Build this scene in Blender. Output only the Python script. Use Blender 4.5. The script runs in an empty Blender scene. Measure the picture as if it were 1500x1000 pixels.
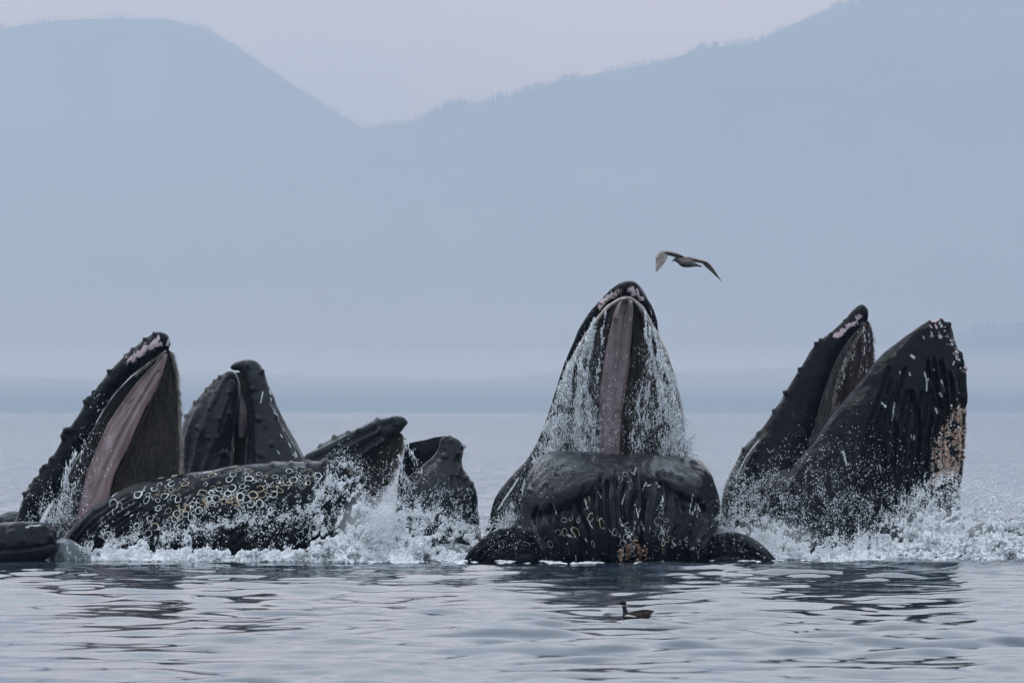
import bpy, bmesh, math, random
import numpy as np
from mathutils import Vector, Matrix

random.seed(7)
np.random.seed(7)
RS = np.random.RandomState

# ------------------------------------------------------------------ camera, world, sun, exposure
scn = bpy.context.scene
COL = scn.collection
CAM_H = 2.18
F = 8000.0            # focal length in pixels of a 1500 wide frame (a long telephoto lens from a small boat)
HOR = 602.0           # horizon row
cam_d = bpy.data.cameras.new('camera')
cam_d.sensor_width = 36.0
cam_d.lens = 36.0 * F / 1500.0
cam_d.clip_start = 1.0
cam_d.clip_end = 60000.0
cam_d.dof.use_dof = True
cam_d.dof.focus_distance = 79.0
cam_d.dof.aperture_fstop = 7.0
cam = bpy.data.objects.new('camera', cam_d)
COL.objects.link(cam)
PITCH = math.atan((HOR - 500.0) / F)
cam.location = (0, 0, CAM_H)
cam.rotation_euler = (math.radians(90) + PITCH, 0, 0)
scn.camera = cam

SUN_EL, SUN_ROT = math.radians(56), math.radians(-72)
w = bpy.data.worlds.new('World')
scn.world = w
w.use_nodes = True
nt = w.node_tree
for n in list(nt.nodes):
    nt.nodes.remove(n)
out = nt.nodes.new('ShaderNodeOutputWorld')
bg = nt.nodes.new('ShaderNodeBackground')
bg.inputs['Strength'].default_value = 0.1
sky = nt.nodes.new('ShaderNodeTexSky')
sky.sky_type = 'NISHITA'
sky.sun_disc = False
sky.sun_elevation = SUN_EL
sky.sun_rotation = SUN_ROT
sky.air_density = 1.0
sky.dust_density = 2.0
tc = nt.nodes.new('ShaderNodeTexCoord')
mp = nt.nodes.new('ShaderNodeMapping')
mp.inputs['Scale'].default_value = (13.0, 13.0, 30.0)
cn = nt.nodes.new('ShaderNodeTexNoise')
cn.inputs['Scale'].default_value = 1.0
cn.inputs['Detail'].default_value = 6.0
cn.inputs['Roughness'].default_value = 0.55
cr = nt.nodes.new('ShaderNodeValToRGB')
cr.color_ramp.elements[0].position = 0.40
cr.color_ramp.elements[0].color = (4.4, 5.48, 6.8, 1)
cr.color_ramp.elements[1].position = 0.62
cr.color_ramp.elements[1].color = (5.65, 6.45, 7.45, 1)
mx = nt.nodes.new('ShaderNodeMix')
mx.data_type = 'RGBA'
mx.inputs[0].default_value = 0.95
L = nt.links.new
L(tc.outputs['Generated'], mp.inputs['Vector'])
L(mp.outputs[0], cn.inputs['Vector'])
L(cn.outputs['Fac'], cr.inputs[0])
L(sky.outputs[0], mx.inputs[6])
L(cr.outputs[0], mx.inputs[7])
# an overcast sky is lighter overhead than at the horizon
sx = nt.nodes.new('ShaderNodeSeparateXYZ')
gr = nt.nodes.new('ShaderNodeMapRange')
gr.inputs['From Min'].default_value = 0.045
gr.inputs['From Max'].default_value = 0.17
gr.inputs['To Min'].default_value = 1.0
gr.inputs['To Max'].default_value = 2.75
gm = nt.nodes.new('ShaderNodeVectorMath')
gm.operation = 'SCALE'
L(tc.outputs['Generated'], sx.inputs[0])
L(sx.outputs['Z'], gr.inputs['Value'])
L(mx.outputs[2], gm.inputs[0])
L(gr.outputs[0], gm.inputs['Scale'])
L(gm.outputs[0], bg.inputs['Color'])
L(bg.outputs[0], out.inputs['Surface'])

sun_d = bpy.data.lights.new('sun', 'SUN')
sun_d.energy = 0.55
sun_d.angle = math.radians(12)
sun_d.color = (1.0, 0.99, 0.975)
sun = bpy.data.objects.new('sun', sun_d)
COL.objects.link(sun)
sd = Vector((math.sin(SUN_ROT) * math.cos(SUN_EL), math.cos(SUN_ROT) * math.cos(SUN_EL), math.sin(SUN_EL)))
sun.rotation_euler = (-sd).to_track_quat('-Z', 'Y').to_euler()

scn.view_settings.view_transform = 'Standard'
scn.view_settings.look = 'None'
scn.view_settings.gamma = 1.0
scn.view_settings.exposure = 0.0
scn.render.engine = 'CYCLES'
scn.cycles.use_denoising = True
scn.cycles.max_bounces = 8
scn.cycles.volume_bounces = 2
scn.cycles.transparent_max_bounces = 12


# ------------------------------------------------------------------ helpers
def P(px, py, Y):
    """point at ground distance Y whose bearing is the one measured in the photograph (1500x1000)"""
    d = Vector(((px - 750.0) / F, 1.0, (HOR - py) / F))
    return Vector((d.x * Y, Y, CAM_H + d.z * Y))


def tag(o, label=None, cat=None, group=None, kind=None):
    if label: o['label'] = label
    if cat: o['category'] = cat
    if group: o['group'] = group
    if kind: o['kind'] = kind
    return o


def link(name, me, parent=None, mat=None):
    o = bpy.data.objects.new(name, me)
    COL.objects.link(o)
    if parent is not None:
        o.parent = parent
        o.matrix_parent_inverse = parent.matrix_world.inverted()
    if mat is not None and me is not None:
        me.materials.append(mat)
    return o


def empty(name, loc):
    o = bpy.data.objects.new(name, None)
    COL.objects.link(o)
    o.location = loc
    o.empty_display_size = 0.3
    bpy.context.view_layer.update()
    return o


def mesh_np(name, verts, faces, smooth=True, attrs=None):
    """verts (n,3), faces (m,k) arrays -> mesh, fast"""
    verts = np.ascontiguousarray(verts, dtype=np.float32)
    faces = np.ascontiguousarray(faces, dtype=np.int32)
    me = bpy.data.meshes.new(name)
    me.vertices.add(len(verts))
    me.vertices.foreach_set('co', verts.ravel())
    k = faces.shape[1]
    me.loops.add(faces.size)
    me.loops.foreach_set('vertex_index', faces.ravel())
    me.polygons.add(len(faces))
    me.polygons.foreach_set('loop_start', np.arange(0, faces.size, k, dtype=np.int32))
    me.polygons.foreach_set('use_smooth', np.full(len(faces), smooth, dtype=bool))
    me.update(calc_edges=True)
    if attrs:
        for an, av in attrs.items():
            a = me.attributes.new(an, 'FLOAT', 'POINT')
            a.data.foreach_set('value', np.ascontiguousarray(av, dtype=np.float32).ravel())
    return me


def _hash3(ix, iy, iz, seed):
    n = (ix * 374761393 + iy * 668265263 + iz * 2147483647 + seed * 1274126177) & 0xffffffff
    n = ((n ^ (n >> 13)) * 1274126177) & 0xffffffff
    n = ((n ^ (n >> 16)) * 2246822519) & 0xffffffff
    n = n ^ (n >> 15)
    return (n & 0xffffff) / float(0xffffff) * 2.0 - 1.0


def noise3(p, seed=0):
    """value noise, p (n,3) -> (n,) in -1..1"""
    p = np.asarray(p, dtype=np.float64)
    i = np.floor(p).astype(np.int64)
    f = p - i
    u = f * f * f * (f * (f * 6 - 15) + 10)
    r = 0
    for dx in (0, 1):
        wx = u[:, 0] if dx else 1 - u[:, 0]
        for dy in (0, 1):
            wy = u[:, 1] if dy else 1 - u[:, 1]
            for dz in (0, 1):
                wz = u[:, 2] if dz else 1 - u[:, 2]
                r = r + wx * wy * wz * _hash3(i[:, 0] + dx, i[:, 1] + dy, i[:, 2] + dz, seed)
    return r


def fbm(p, octv=4, seed=0, gain=0.5, lac=2.03):
    p = np.asarray(p, dtype=np.float64)
    a, s, r = 1.0, 0.0, 0
    for k in range(octv):
        r = r + a * noise3(p * (lac ** k), seed + k * 17)
        s += a
        a *= gain
    return r / s


def grid_faces(nu, nv, wrap_v=False):
    vv = nv if wrap_v else nv - 1
    i, j = np.meshgrid(np.arange(nu - 1), np.arange(vv), indexing='ij')
    j2 = (j + 1) % nv
    return np.stack([i * nv + j, i * nv + j2, (i + 1) * nv + j2, (i + 1) * nv + j], -1).reshape(-1, 4)


def cr_spline(pts, n):
    """Catmull-Rom through pts (k,d) -> n samples evenly spaced in the parameter by chord length"""
    pts = np.asarray(pts, dtype=np.float64)
    d = np.sqrt((np.diff(pts[:, :2], axis=0) ** 2).sum(1)) + 1e-6
    t = np.concatenate([[0], np.cumsum(d)])
    t /= t[-1]
    T = np.linspace(0, 1, n)
    m = np.zeros_like(pts)
    m[1:-1] = (pts[2:] - pts[:-2]) / (t[2:] - t[:-2])[:, None]
    m[0] = (pts[1] - pts[0]) / (t[1] - t[0])
    m[-1] = (pts[-1] - pts[-2]) / (t[-1] - t[-2])
    k = np.clip(np.searchsorted(t, T, side='right') - 1, 0, len(t) - 2)
    h = (t[k + 1] - t[k])[:, None]
    s = ((T - t[k]) / (t[k + 1] - t[k]))[:, None]
    return ((2 * s ** 3 - 3 * s ** 2 + 1) * pts[k] + (s ** 3 - 2 * s ** 2 + s) * h * m[k]
            + (-2 * s ** 3 + 3 * s ** 2) * pts[k + 1] + (s ** 3 - s ** 2) * h * m[k + 1])


# ------------------------------------------------------------------ materials
class NT:
    """small wrapper for node trees"""
    def __init__(self, name):
        self.m = bpy.data.materials.new(name)
        self.m.use_nodes = True
        self.t = self.m.node_tree
        self.b = self.t.nodes['Principled BSDF']
        self.out = self.t.nodes['Material Output']

    def n(self, typ, **kw):
        nd = self.t.nodes.new('ShaderNode' + typ)
        for k, v in kw.items():
            if k in nd.inputs.keys():
                nd.inputs[k].default_value = v
            else:
                setattr(nd, k, v)
        return nd

    def l(self, a, b):
        self.t.links.new(a, b)

    def coord(self):
        return self.n('TexCoord').outputs['Object']

    def noise(self, scale, detail=4.0, rough=0.55, vec=None, mapping=None):
        nd = self.n('TexNoise', Scale=scale, Detail=detail, Roughness=rough)
        v = vec if vec is not None else self.coord()
        if mapping:
            m = self.n('Mapping')
            m.inputs['Scale'].default_value = mapping
            self.l(v, m.inputs['Vector'])
            v = m.outputs[0]
        self.l(v, nd.inputs['Vector'])
        return nd.outputs['Fac']

    def ramp(self, fac, stops):
        nd = self.n('ValToRGB')
        e = nd.color_ramp.elements
        while len(e) < len(stops):
            e.new(0.5)
        for k, (p, c) in enumerate(stops):
            e[k].position = p
            e[k].color = (c, c, c, 1) if isinstance(c, (int, float)) else (*c, 1)
        self.l(fac, nd.inputs[0])
        return nd.outputs[0]

    def mix(self, fac, a, b, blend='MIX'):
        nd = self.n('Mix', data_type='RGBA', blend_type=blend)
        for k, v in ((0, fac), (6, a), (7, b)):
            if isinstance(v, (int, float)):
                nd.inputs[k].default_value = v if k == 0 else (v, v, v, 1)
            elif isinstance(v, tuple):
                nd.inputs[k].default_value = (*v, 1)
            else:
                self.l(v, nd.inputs[k])
        return nd.outputs[2]

    def math(self, op, a, b=0.5, c=None, clamp=False):
        nd = self.n('Math', operation=op, use_clamp=clamp)
        for k, v in enumerate((a, b, c)):
            if v is None: continue
            if isinstance(v, (int, float)):
                nd.inputs[k].default_value = v
            else:
                self.l(v, nd.inputs[k])
        return nd.outputs[0]

    def attr(self, name):
        return self.n('Attribute', attribute_name=name).outputs['Fac']

    def bump(self, h, strength=0.5, dist=0.02, normal=None):
        nd = self.n('Bump', Strength=strength, Distance=dist)
        self.l(h, nd.inputs['Height'])
        if normal is not None: self.l(normal, nd.inputs['Normal'])
        return nd.outputs[0]


# ------------------------------------------------------------------ the air
def box_mesh(name, x0, x1, y0, y1, z0, z1):
    v = [(x, y, z) for x in (x0, x1) for y in (y0, y1) for z in (z0, z1)]
    f = [(0, 1, 3, 2), (4, 6, 7, 5), (0, 4, 5, 1), (2, 3, 7, 6), (0, 2, 6, 4), (1, 5, 7, 3)]
    me = bpy.data.meshes.new(name)
    me.from_pydata(v, [], f)
    return me


def vol_mat(name, col, dens, aniso=0.0, ab=(1, 1, 1)):
    m = bpy.data.materials.new(name)
    m.use_nodes = True
    t = m.node_tree
    t.nodes.remove(t.nodes['Principled BSDF'])
    pv = t.nodes.new('ShaderNodeVolumePrincipled')
    pv.inputs['Color'].default_value = (*col, 1)
    pv.inputs['Density'].default_value = dens
    pv.inputs['Anisotropy'].default_value = aniso
    pv.inputs['Absorption Color'].default_value = (*ab, 1)
    t.links.new(pv.outputs[0], t.nodes['Material Output'].inputs['Volume'])
    return m


HAZE_D = 1.6e-4
hz = link('haze', box_mesh('haze', -9000, 9000, -700, 17000, -2.0, 1420.0), None,
          vol_mat('haze_air', (0.41, 0.552, 0.742), HAZE_D, ab=(0.5, 0.2, 0.0)))
tag(hz, 'thin blue grey sea haze filling the air out to the mountains', 'haze', kind='stuff')

# ------------------------------------------------------------------ mountains
def mat_forest():
    t = NT('far_forest')
    c = t.ramp(t.noise(0.004, 6, 0.6), [(0.3, (0.018, 0.03, 0.022)), (0.7, (0.05, 0.07, 0.05))])
    t.l(c, t.b.inputs['Base Color'])
    t.b.inputs['Roughness'].default_value = 0.95
    return t.m


M_FOREST = mat_forest()


def ridge(name, pts, Ycrest, Yfoot, depth_back, seed, tree_h, n=900, rows=26):
    """terrain whose crest follows bearings; rises from the waterline at Yfoot to the crest at Ycrest, falls behind"""
    pts = np.array(pts, float)
    px = np.linspace(pts[0, 0], pts[-1, 0], n)
    # smooth interpolation of the crest
    sp = cr_spline(pts, 4000)
    o = np.argsort(sp[:, 0])
    py = np.interp(px, sp[o, 0], sp[o, 1])
    V = []
    tt = np.concatenate([np.linspace(0, 1, rows), 1 + np.linspace(0, 1, 7)[1:] ** 1.0])
    rug = fbm(np.stack([px * 0.02, px * 0, px * 0], -1), 4, seed) * 2.0
    for k, t_ in enumerate(tt):
        if t_ <= 1:
            Y = Yfoot + (Ycrest - Yfoot) * t_
            hfrac = (math.sin((t_ - 0.5) * math.pi) * 0.5 + 0.5) * 0.45 + 0.55 * t_
        else:
            Y = Ycrest + depth_back * (t_ - 1)
            hfrac = 1 - 0.9 * (t_ - 1)
        Yc = Ycrest
        X = (px - 750) / F * Yc
        Z = (HOR - py - rug * 0.3) / F * Yc + CAM_H
        amp = 0.10 * math.sin(min(t_, 1) * math.pi) if t_ < 1 else 0.0
        nz = fbm(np.stack([X / 900.0, np.full(n, Y / 900.0), X * 0], -1), 5, seed + 3)
        Zk = Z * hfrac * (1 + amp * nz * 2)
        if k == 0: Zk = np.full(n, -1.5)
        V.append(np.stack([X, np.full(n, Y), Zk], -1))
    V = np.concatenate(V)
    me = mesh_np(name, V, grid_faces(len(tt), n))
    return me, px, py


def conifers(name, px, py, Y, spacing_px, h, seed, jit=0.5, spread=150.0):
    """a wood of far conifers standing on a crest, one object"""
    r = RS(seed)
    n = int((px[-1] - px[0]) / spacing_px)
    v, f = [], []
    xs = np.sort(r.uniform(px[0], px[-1], n))
    clump = fbm(np.stack([xs * 0.03, xs * 0, xs * 0], -1), 4, seed)
    for k in range(n):
        yy = np.interp(xs[k], px, py)
        hh = h * r.uniform(0.35, 1.0) * (0.75 + 0.9 * clump[k])
        if hh <= h * 0.15: continue
        d = r.uniform(-spread, spread * 0.3)
        b = P(xs[k], yy, Y)
        b.y += d
        rad = hh * 0.17
        for lvl, (z0, z1, rr) in enumerate(((-0.25, 0.55, 1.0), (0.3, 1.0, 0.62))):
            s = len(v)
            for a in range(5):
                an = a * 2 * math.pi / 5 + k
                v.append((b.x + rad * rr * math.cos(an), b.y + rad * rr * math.sin(an), b.z + hh * z0))
            v.append((b.x, b.y, b.z + hh * z1))
            for a in range(5):
                f.append((s + a, s + (a + 1) % 5, s + 5))
    me = mesh_np(name, np.array(v), np.array(f), smooth=False)
    return me


R_RIGHT = [(-1200, 420), (-600, 400), (-200, 345), (60, 305), (260, 268), (420, 222), (530, 188), (590, 183), (650, 160), (740, 143),
           (830, 117), (900, 103), (960, 92), (1040, 70), (1110, 60), (1170, 32), (1230, 10), (1300, -12),
           (1400, -28), (1600, -55), (1900, -70), (2400, -20), (3000, 60)]
me, px_, py_ = ridge('near_mountain', R_RIGHT, 14000, 12400, 900, 11, 0)
mr = link('mountain_slope', me, None, M_FOREST)
tag(mr, kind='structure')
tag(link('ridge_forest', conifers('ridge_forest', px_, py_, 14000, 0.8, 16, 5), None, M_FOREST),
    'conifer wood along the crest of the long sloping ridge on the right', 'forest', kind='stuff')

R_LEFT = [(-1600, 300), (-900, 200), (-300, 90), (-60, 52), (40, 36), (110, 29), (180, 27), (240, 28), (285, 38), (325, 55), (380, 92), (440, 132),
          (500, 170), (560, 205), (640, 245), (760, 290), (1000, 380), (1400, 480)]
me, px_, py_ = ridge('far_mountain', R_LEFT, 15700, 14900, 900, 23, 0)
tag(link('mountain_peak', me, None, M_FOREST), kind='structure')
tag(link('peak_forest', conifers('peak_forest', px_, py_, 15700, 1.3, 13, 8), None, M_FOREST),
    'conifer wood on the rounded mountain top at the upper left', 'forest', kind='stuff')

# low wooded shore in front of the mountains
R_SHORE = [(-2500, 540), (-700, 548), (0, 552), (150, 556), (320, 548), (520, 552), (700, 556), (790, 548), (820, 541), (960, 545), (1100, 540), (1300, 538),
           (1500, 542), (1900, 530), (2600, 548), (3600, 560)]
me, px_, py_ = ridge('shore', R_SHORE, 11400, 11250, 300, 31, 0, rows=8)
tag(link('far_shore', me, None, M_FOREST), kind='structure')
tag(link('shore_forest', conifers('shore_forest', px_, py_, 11400, 1.4, 8, 9, spread=60), None, M_FOREST),
    'dark belt of trees along the low far shore above the water', 'forest', kind='stuff')
R_HEAD = [(1150, 580), (1250, 545), (1330, 520), (1400, 490), (1450, 476), (1520, 470), (1640, 460), (1800, 470), (2100, 500)]
me, px_, py_ = ridge('headland', R_HEAD, 12200, 12000, 250, 37, 0, rows=8)
tag(link('headland', me, None, M_FOREST), kind='structure')
tag(link('headland_forest', conifers('headland_forest', px_, py_, 12200, 3.0, 16, 10, spread=60), None, M_FOREST),
    'faint row of conifers on the hazy headland at the right edge', 'forest', kind='stuff')

# banks of low mist lying between the shore and the mountains: long lens shaped volumes
def mist_bank(cx, cy, z, rx, ry, rz, dens, label, col=(0.72, 0.85, 1.0)):
    bm = bmesh.new()
    bmesh.ops.create_icosphere(bm, subdivisions=4, radius=1.0)
    for v in bm.verts:
        k = max(0.0, 1 - v.co.x ** 2 - v.co.z ** 2) + 0.02
        v.co = Vector((v.co.x * rx, v.co.y * ry * k, v.co.z * rz))
    me = bpy.data.meshes.new('mist')
    bm.to_mesh(me)
    bm.free()
    o = link('mist', me, None, vol_mat('mist_air', col, dens))
    o.location = (cx, cy, z)
    tag(o, label, 'mist', kind='stuff')
    return o


mist_bank(-300, 12700, 200, 5200, 380, 560, 5.0e-4, 'low bank of pale mist lying along the foot of the mountains')
mist_bank(0, 10900, 80, 7000, 150, 60, 2.2e-3, 'thin veil of mist hiding the tree tops of the far shore')
mist_bank(500, 12250, 120, 4200, 160, 190, 9.0e-4, 'thin layer of mist just above the dark far shore')
mist_bank(-1400, 14700, 880, 260, 120, 150, 9.0e-4, 'small cloud wisp on the mountain at the upper left edge')
mist_bank(-1010, 14750, 900, 130, 110, 150, 9.0e-4, 'small cloud wisp on the middle of the upper left mountain')
mist_bank(-1250, 14650, 790, 420, 90, 90, 7.0e-4, 'long thin cloud wisp low across the upper left mountain')

# ------------------------------------------------------------------ the water
def waves(X, Y, dsp, seed=3):
    """sum of sines, each faded out where the sheet is too coarse for it; returns height, dz/dx, dz/dy, lost slope variance"""
    r = RS(seed)
    Z = np.zeros_like(X)
    lost = np.zeros_like(X)
    lam = np.concatenate([np.geomspace(0.26, 0.55, 22), np.geomspace(0.55, 2.1, 34), np.geomspace(2.1, 16, 18)])
    wx = X + 0.35 * np.sin(Y * 0.31 + X * 0.13) + 0.2 * np.sin(Y * 0.83 + 1.1)
    wy = Y + 0.5 * np.sin(X * 0.27 + 0.7) + 0.25 * np.sin(X * 0.9 + Y * 0.21)
    # gusts: patches with more or less ripple
    pts = np.stack([X.ravel() * 0.18, Y.ravel() * 0.045, X.ravel() * 0], -1)
    gust = (fbm(pts, 3, 40).reshape(X.shape) * 0.9 + 0.62).clip(0.55, 1.5)
    for l in lam:
        th = r.normal(math.pi / 2, 0.5 if l < 1.2 else 0.38)
        k = 2 * math.pi / l
        sl = (0.0075 if l < 0.55 else 0.0280 if l < 2.1 else 0.0065) * r.uniform(0.6, 1.3)
        att = np.clip(l / (3.0 * dsp) - 0.5, 0, 1)
        g = gust if l < 3 else 1.0
        ph = r.uniform(0, 6.28)
        Z += g * att * sl / k * np.sin(k * (np.cos(th) * wx + np.sin(th) * wy) + ph)
        lost += (1 - att) * sl * sl * 0.5
    return Z, np.sqrt(lost)


def water_sheet():
    a_in = 0.135
    cols = np.concatenate([-np.geomspace(1.2, a_in * 1.04, 26), np.linspace(-a_in, a_in, 460), np.geomspace(a_in * 1.04, 1.2, 26)])
    # rows: even steps of bearing below the horizon, so the sheet is fine near and coarse far
    e = np.concatenate([np.linspace(0.20, 0.056, 40)[:-1], np.linspace(0.056, 0.0022, 1050), np.geomspace(0.0021, CAM_H / 11300.0, 26)])
    rows = CAM_H / e
    rows = np.concatenate([[-600, -150, -30, 2.0, 6.0], rows])
    wid = np.maximum(rows, 300.0 * 0 + 12.0)
    wid[:4] = (600, 300, 60, 20)
    X = wid[:, None] * cols[None, :]
    Y = np.repeat(rows[:, None], len(cols), 1)
    dy = np.gradient(rows)[:, None] * np.ones_like(X)
    dx = (wid * 2 * a_in / 460)[:, None] * np.ones_like(X)
    dx[:, :26] = 5 * np.maximum(wid[:, None] * 0.03, 0.3)
    dx[:, -26:] = dx[:, :26]
    dsp = np.maximum(np.abs(dy), dx)
    Z, lost = waves(X, Y, dsp)
    Z[:5] = 0
    me = mesh_np('water', np.stack([X, Y, Z], -1).reshape(-1, 3), grid_faces(len(rows), len(cols)),
                 attrs={'rough': np.clip(lost, 0, 0.5)})
    t = NT('sea_water')
    b = t.b
    b.inputs['Base Color'].default_value = (0.020, 0.030, 0.042, 1)
    b.inputs['IOR'].default_value = 1.333
    fine = t.noise(5.0, 3, 0.5, mapping=(1.0, 0.7, 1.0))
    # ripples too small for the sheet at that distance tilt the normal instead
    nz = t.n('TexNoise', Scale=3.0, Detail=2.0, Roughness=0.6)
    t.l(t.coord(), nz.inputs['Vector'])
    vs = t.n('VectorMath', operation='SUBTRACT')
    t.l(nz.outputs['Color'], vs.inputs[0]); vs.inputs[1].default_value = (0.5, 0.5, 0.5)
    vm = t.n('VectorMath', operation='MULTIPLY')
    t.l(vs.outputs[0], vm.inputs[0]); vm.inputs[1].default_value = (3.5, 6.0, 0.0)
    vk = t.n('VectorMath', operation='SCALE')
    t.l(vm.outputs[0], vk.inputs[0]); t.l(t.attr('rough'), vk.inputs['Scale'])
    va = t.n('VectorMath', operation='ADD')
    t.l(t.bump(fine, 0.05, 0.01), va.inputs[0]); t.l(vk.outputs[0], va.inputs[1])
    vn = t.n('VectorMath', operation='NORMALIZE')
    t.l(va.outputs[0], vn.inputs[0]); t.l(vn.outputs[0], b.inputs['Normal'])
    b.inputs['Roughness'].default_value = 0.05
    o = link('sea', me, None, t.m)
    tag(o, kind='structure')
    return o


water_sheet()

# ------------------------------------------------------------------ whale skin, baleen, barnacles
def mat_skin(name, c0, c1, rough=0.30, coat=0.5, pale=(0.40, 0.31, 0.32), scar=(0.42, 0.43, 0.44), spec=0.30):
    t = NT(name)
    co = t.coord()
    base = t.mix(t.ramp(t.noise(1.6, 6, 0.6, co), [(0.35, 0.0), (0.7, 1.0)]), c0, c1)
    # old scratches and pale flecks in the skin
    sc = t.ramp(t.noise(9.0, 5, 0.7, co, (1.0, 1.0, 0.35)), [(0.66, 0.0), (0.74, 1.0)])
    base = t.mix(t.math('MULTIPLY', sc, 0.16), base, scar)
    fl = t.ramp(t.noise(55.0, 2, 0.5, co), [(0.70, 0.0), (0.78, 1.0)])
    base = t.mix(t.math('MULTIPLY', fl, 0.22), base, scar)
    # pale and pink markings held in the mesh
    n2 = t.noise(14.0, 6, 0.75, co)
    pk = t.math('ADD', t.attr('pale'), t.math('MULTIPLY_ADD', n2, 3.2, -1.85))
    base = t.mix(t.ramp(pk, [(0.42, 0.0), (0.52, 1.0)]), base, pale)
    n3 = t.noise(40.0, 3, 0.6, co)
    sk = t.math('ADD', t.attr('scar'), t.math('MULTIPLY_ADD', n3, 1.1, -0.55))
    base = t.mix(t.ramp(sk, [(0.45, 0.0), (0.60, 0.85)]), base, scar)
    t.l(base, t.b.inputs['Base Color'])
    rg = t.ramp(t.noise(4.0, 5, 0.6, co), [(0.3, rough * 0.65), (0.75, min(1, rough * 1.7))])
    t.l(rg, t.b.inputs['Roughness'])
    t.b.inputs['Coat Weight'].default_value = coat
    t.b.inputs['Coat Roughness'].default_value = 0.16
    t.b.inputs['Specular IOR Level'].default_value = spec
    b1 = t.bump(t.noise(4.5, 4, 0.55, co), 0.75, 0.07)
    b2 = t.bump(t.noise(30.0, 5, 0.65, co), 0.16, 0.010, b1)
    t.l(b2, t.b.inputs['Normal'])
    t.l(b2, t.b.inputs['Coat Normal'])
    return t.m


M_BLACK = mat_skin('wet_black_skin', (0.0022, 0.0026, 0.004), (0.0055, 0.006, 0.009), 0.13, 0.0, spec=0.07)
M_LIP = mat_skin('wet_black_lip_skin', (0.003, 0.0034, 0.005), (0.008, 0.009, 0.012), 0.12, 0.0, spec=0.09)
M_SLATE = mat_skin('wet_slate_skin', (0.007, 0.008, 0.010), (0.016, 0.017, 0.021), 0.17, 0.0, spec=0.15)
M_DARK = mat_skin('wet_charcoal_skin', (0.004, 0.005, 0.007), (0.010, 0.011, 0.014), 0.15, 0.0, spec=0.12)


def mat_baleen(name, c0, c1, c2):
    t = NT(name)
    co = t.coord()
    st = t.noise(1.0, 5, 0.65, co, (26.0, 10.0, 2.2))
    lg = t.noise(2.2, 4, 0.6, co)
    base = t.mix(t.ramp(st, [(0.35, 0.0), (0.68, 1.0)]), c0, c1)
    base = t.mix(t.ramp(lg, [(0.45, 0.0), (0.75, 0.7)]), base, c2)
    t.l(base, t.b.inputs['Base Color'])
    t.b.inputs['Roughness'].default_value = 0.55
    t.b.inputs['Specular IOR Level'].default_value = 0.15
    b = t.bump(st, 0.8, 0.03)
    t.l(t.bump(t.noise(1.0, 3, 0.6, co, (90.0, 60.0, 20.0)), 0.6, 0.01, b), t.b.inputs['Normal'])
    return t.m


M_BALEEN = mat_baleen('brown_baleen', (0.006, 0.005, 0.004), (0.028, 0.023, 0.018), (0.042, 0.033, 0.024))
M_BALEEN_GREY = mat_baleen('grey_baleen', (0.010, 0.010, 0.011), (0.060, 0.056, 0.054), (0.055, 0.048, 0.044))


def mat_palate(p0=(0.13, 0.078, 0.078), p1=(0.29, 0.19, 0.19)):
    t = NT('pink_palate')
    co = t.coord()
    a = t.noise(1.0, 5, 0.6, co, (6.0, 6.0, 1.6))
    base = t.mix(t.ramp(a, [(0.3, 0.0), (0.7, 1.0)]), p0, p1)
    d = t.ramp(t.noise(20.0, 3, 0.6, co), [(0.62, 0.0), (0.74, 1.0)])
    base = t.mix(t.math('MULTIPLY', d, 0.45), base, (0.11, 0.10, 0.12))
    t.l(base, t.b.inputs['Base Color'])
    t.b.inputs['Roughness'].default_value = 0.38
    t.b.inputs['Coat Weight'].default_value = 0.3
    t.l(t.bump(a, 0.5, 0.05), t.b.inputs['Normal'])
    return t.m


M_PALATE = mat_palate()


def mat_plain(name, c, rough=0.6, c2=None, sc=20.0, coat=0.0, bump=0.0, spec=0.5):
    t = NT(name)
    t.b.inputs['Specular IOR Level'].default_value = spec
    if c2:
        t.l(t.mix(t.ramp(t.noise(sc, 4, 0.6), [(0.35, 0.0), (0.65, 1.0)]), c, c2), t.b.inputs['Base Color'])
    else:
        t.b.inputs['Base Color'].default_value = (*c, 1)
    t.b.inputs['Roughness'].default_value = rough
    t.b.inputs['Coat Weight'].default_value = coat
    if bump:
        t.l(t.bump(t.noise(sc * 2, 4, 0.6), bump, 0.01), t.b.inputs['Normal'])
    return t.m


M_HAIR = mat_plain('baleen_hair', (0.10, 0.085, 0.065), 0.7, (0.28, 0.24, 0.19), 8.0)
M_HAIR_DARK = mat_plain('dark_baleen_hair', (0.022, 0.016, 0.013), 0.7, (0.07, 0.055, 0.045), 8.0)
M_BARN_W = mat_plain('white_barnacle_ring', (0.42, 0.44, 0.44), 0.7, (0.72, 0.73, 0.70), 6.0, bump=0.4)
M_BARN_G = mat_plain('dull_barnacle_ring', (0.16, 0.17, 0.16), 0.7, (0.40, 0.40, 0.36), 6.0, bump=0.4)
M_BARN_T = mat_plain('tan_barnacle_ring', (0.34, 0.25, 0.15), 0.7, (0.52, 0.44, 0.31), 6.0, bump=0.4)
M_CRUST = mat_plain('tan_pink_barnacle_crust', (0.13, 0.075, 0.055), 0.8, (0.46, 0.33, 0.25), 16.0, bump=0.5)


def poly_dist(px, py, poly, closed=False):
    """distance in pixels from points to a polyline"""
    d = np.full(px.shape, 1e9)
    for a, b in zip(poly[:-1], poly[1:]):
        ax, ay, bx, by = a[0], a[1], b[0], b[1]
        dx, dy = bx - ax, by - ay
        q = dx * dx + dy * dy + 1e-9
        t = np.clip(((px - ax) * dx + (py - ay) * dy) / q, 0, 1)
        d = np.minimum(d, np.hypot(px - ax - t * dx, py - ay - t * dy))
    return d


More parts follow.
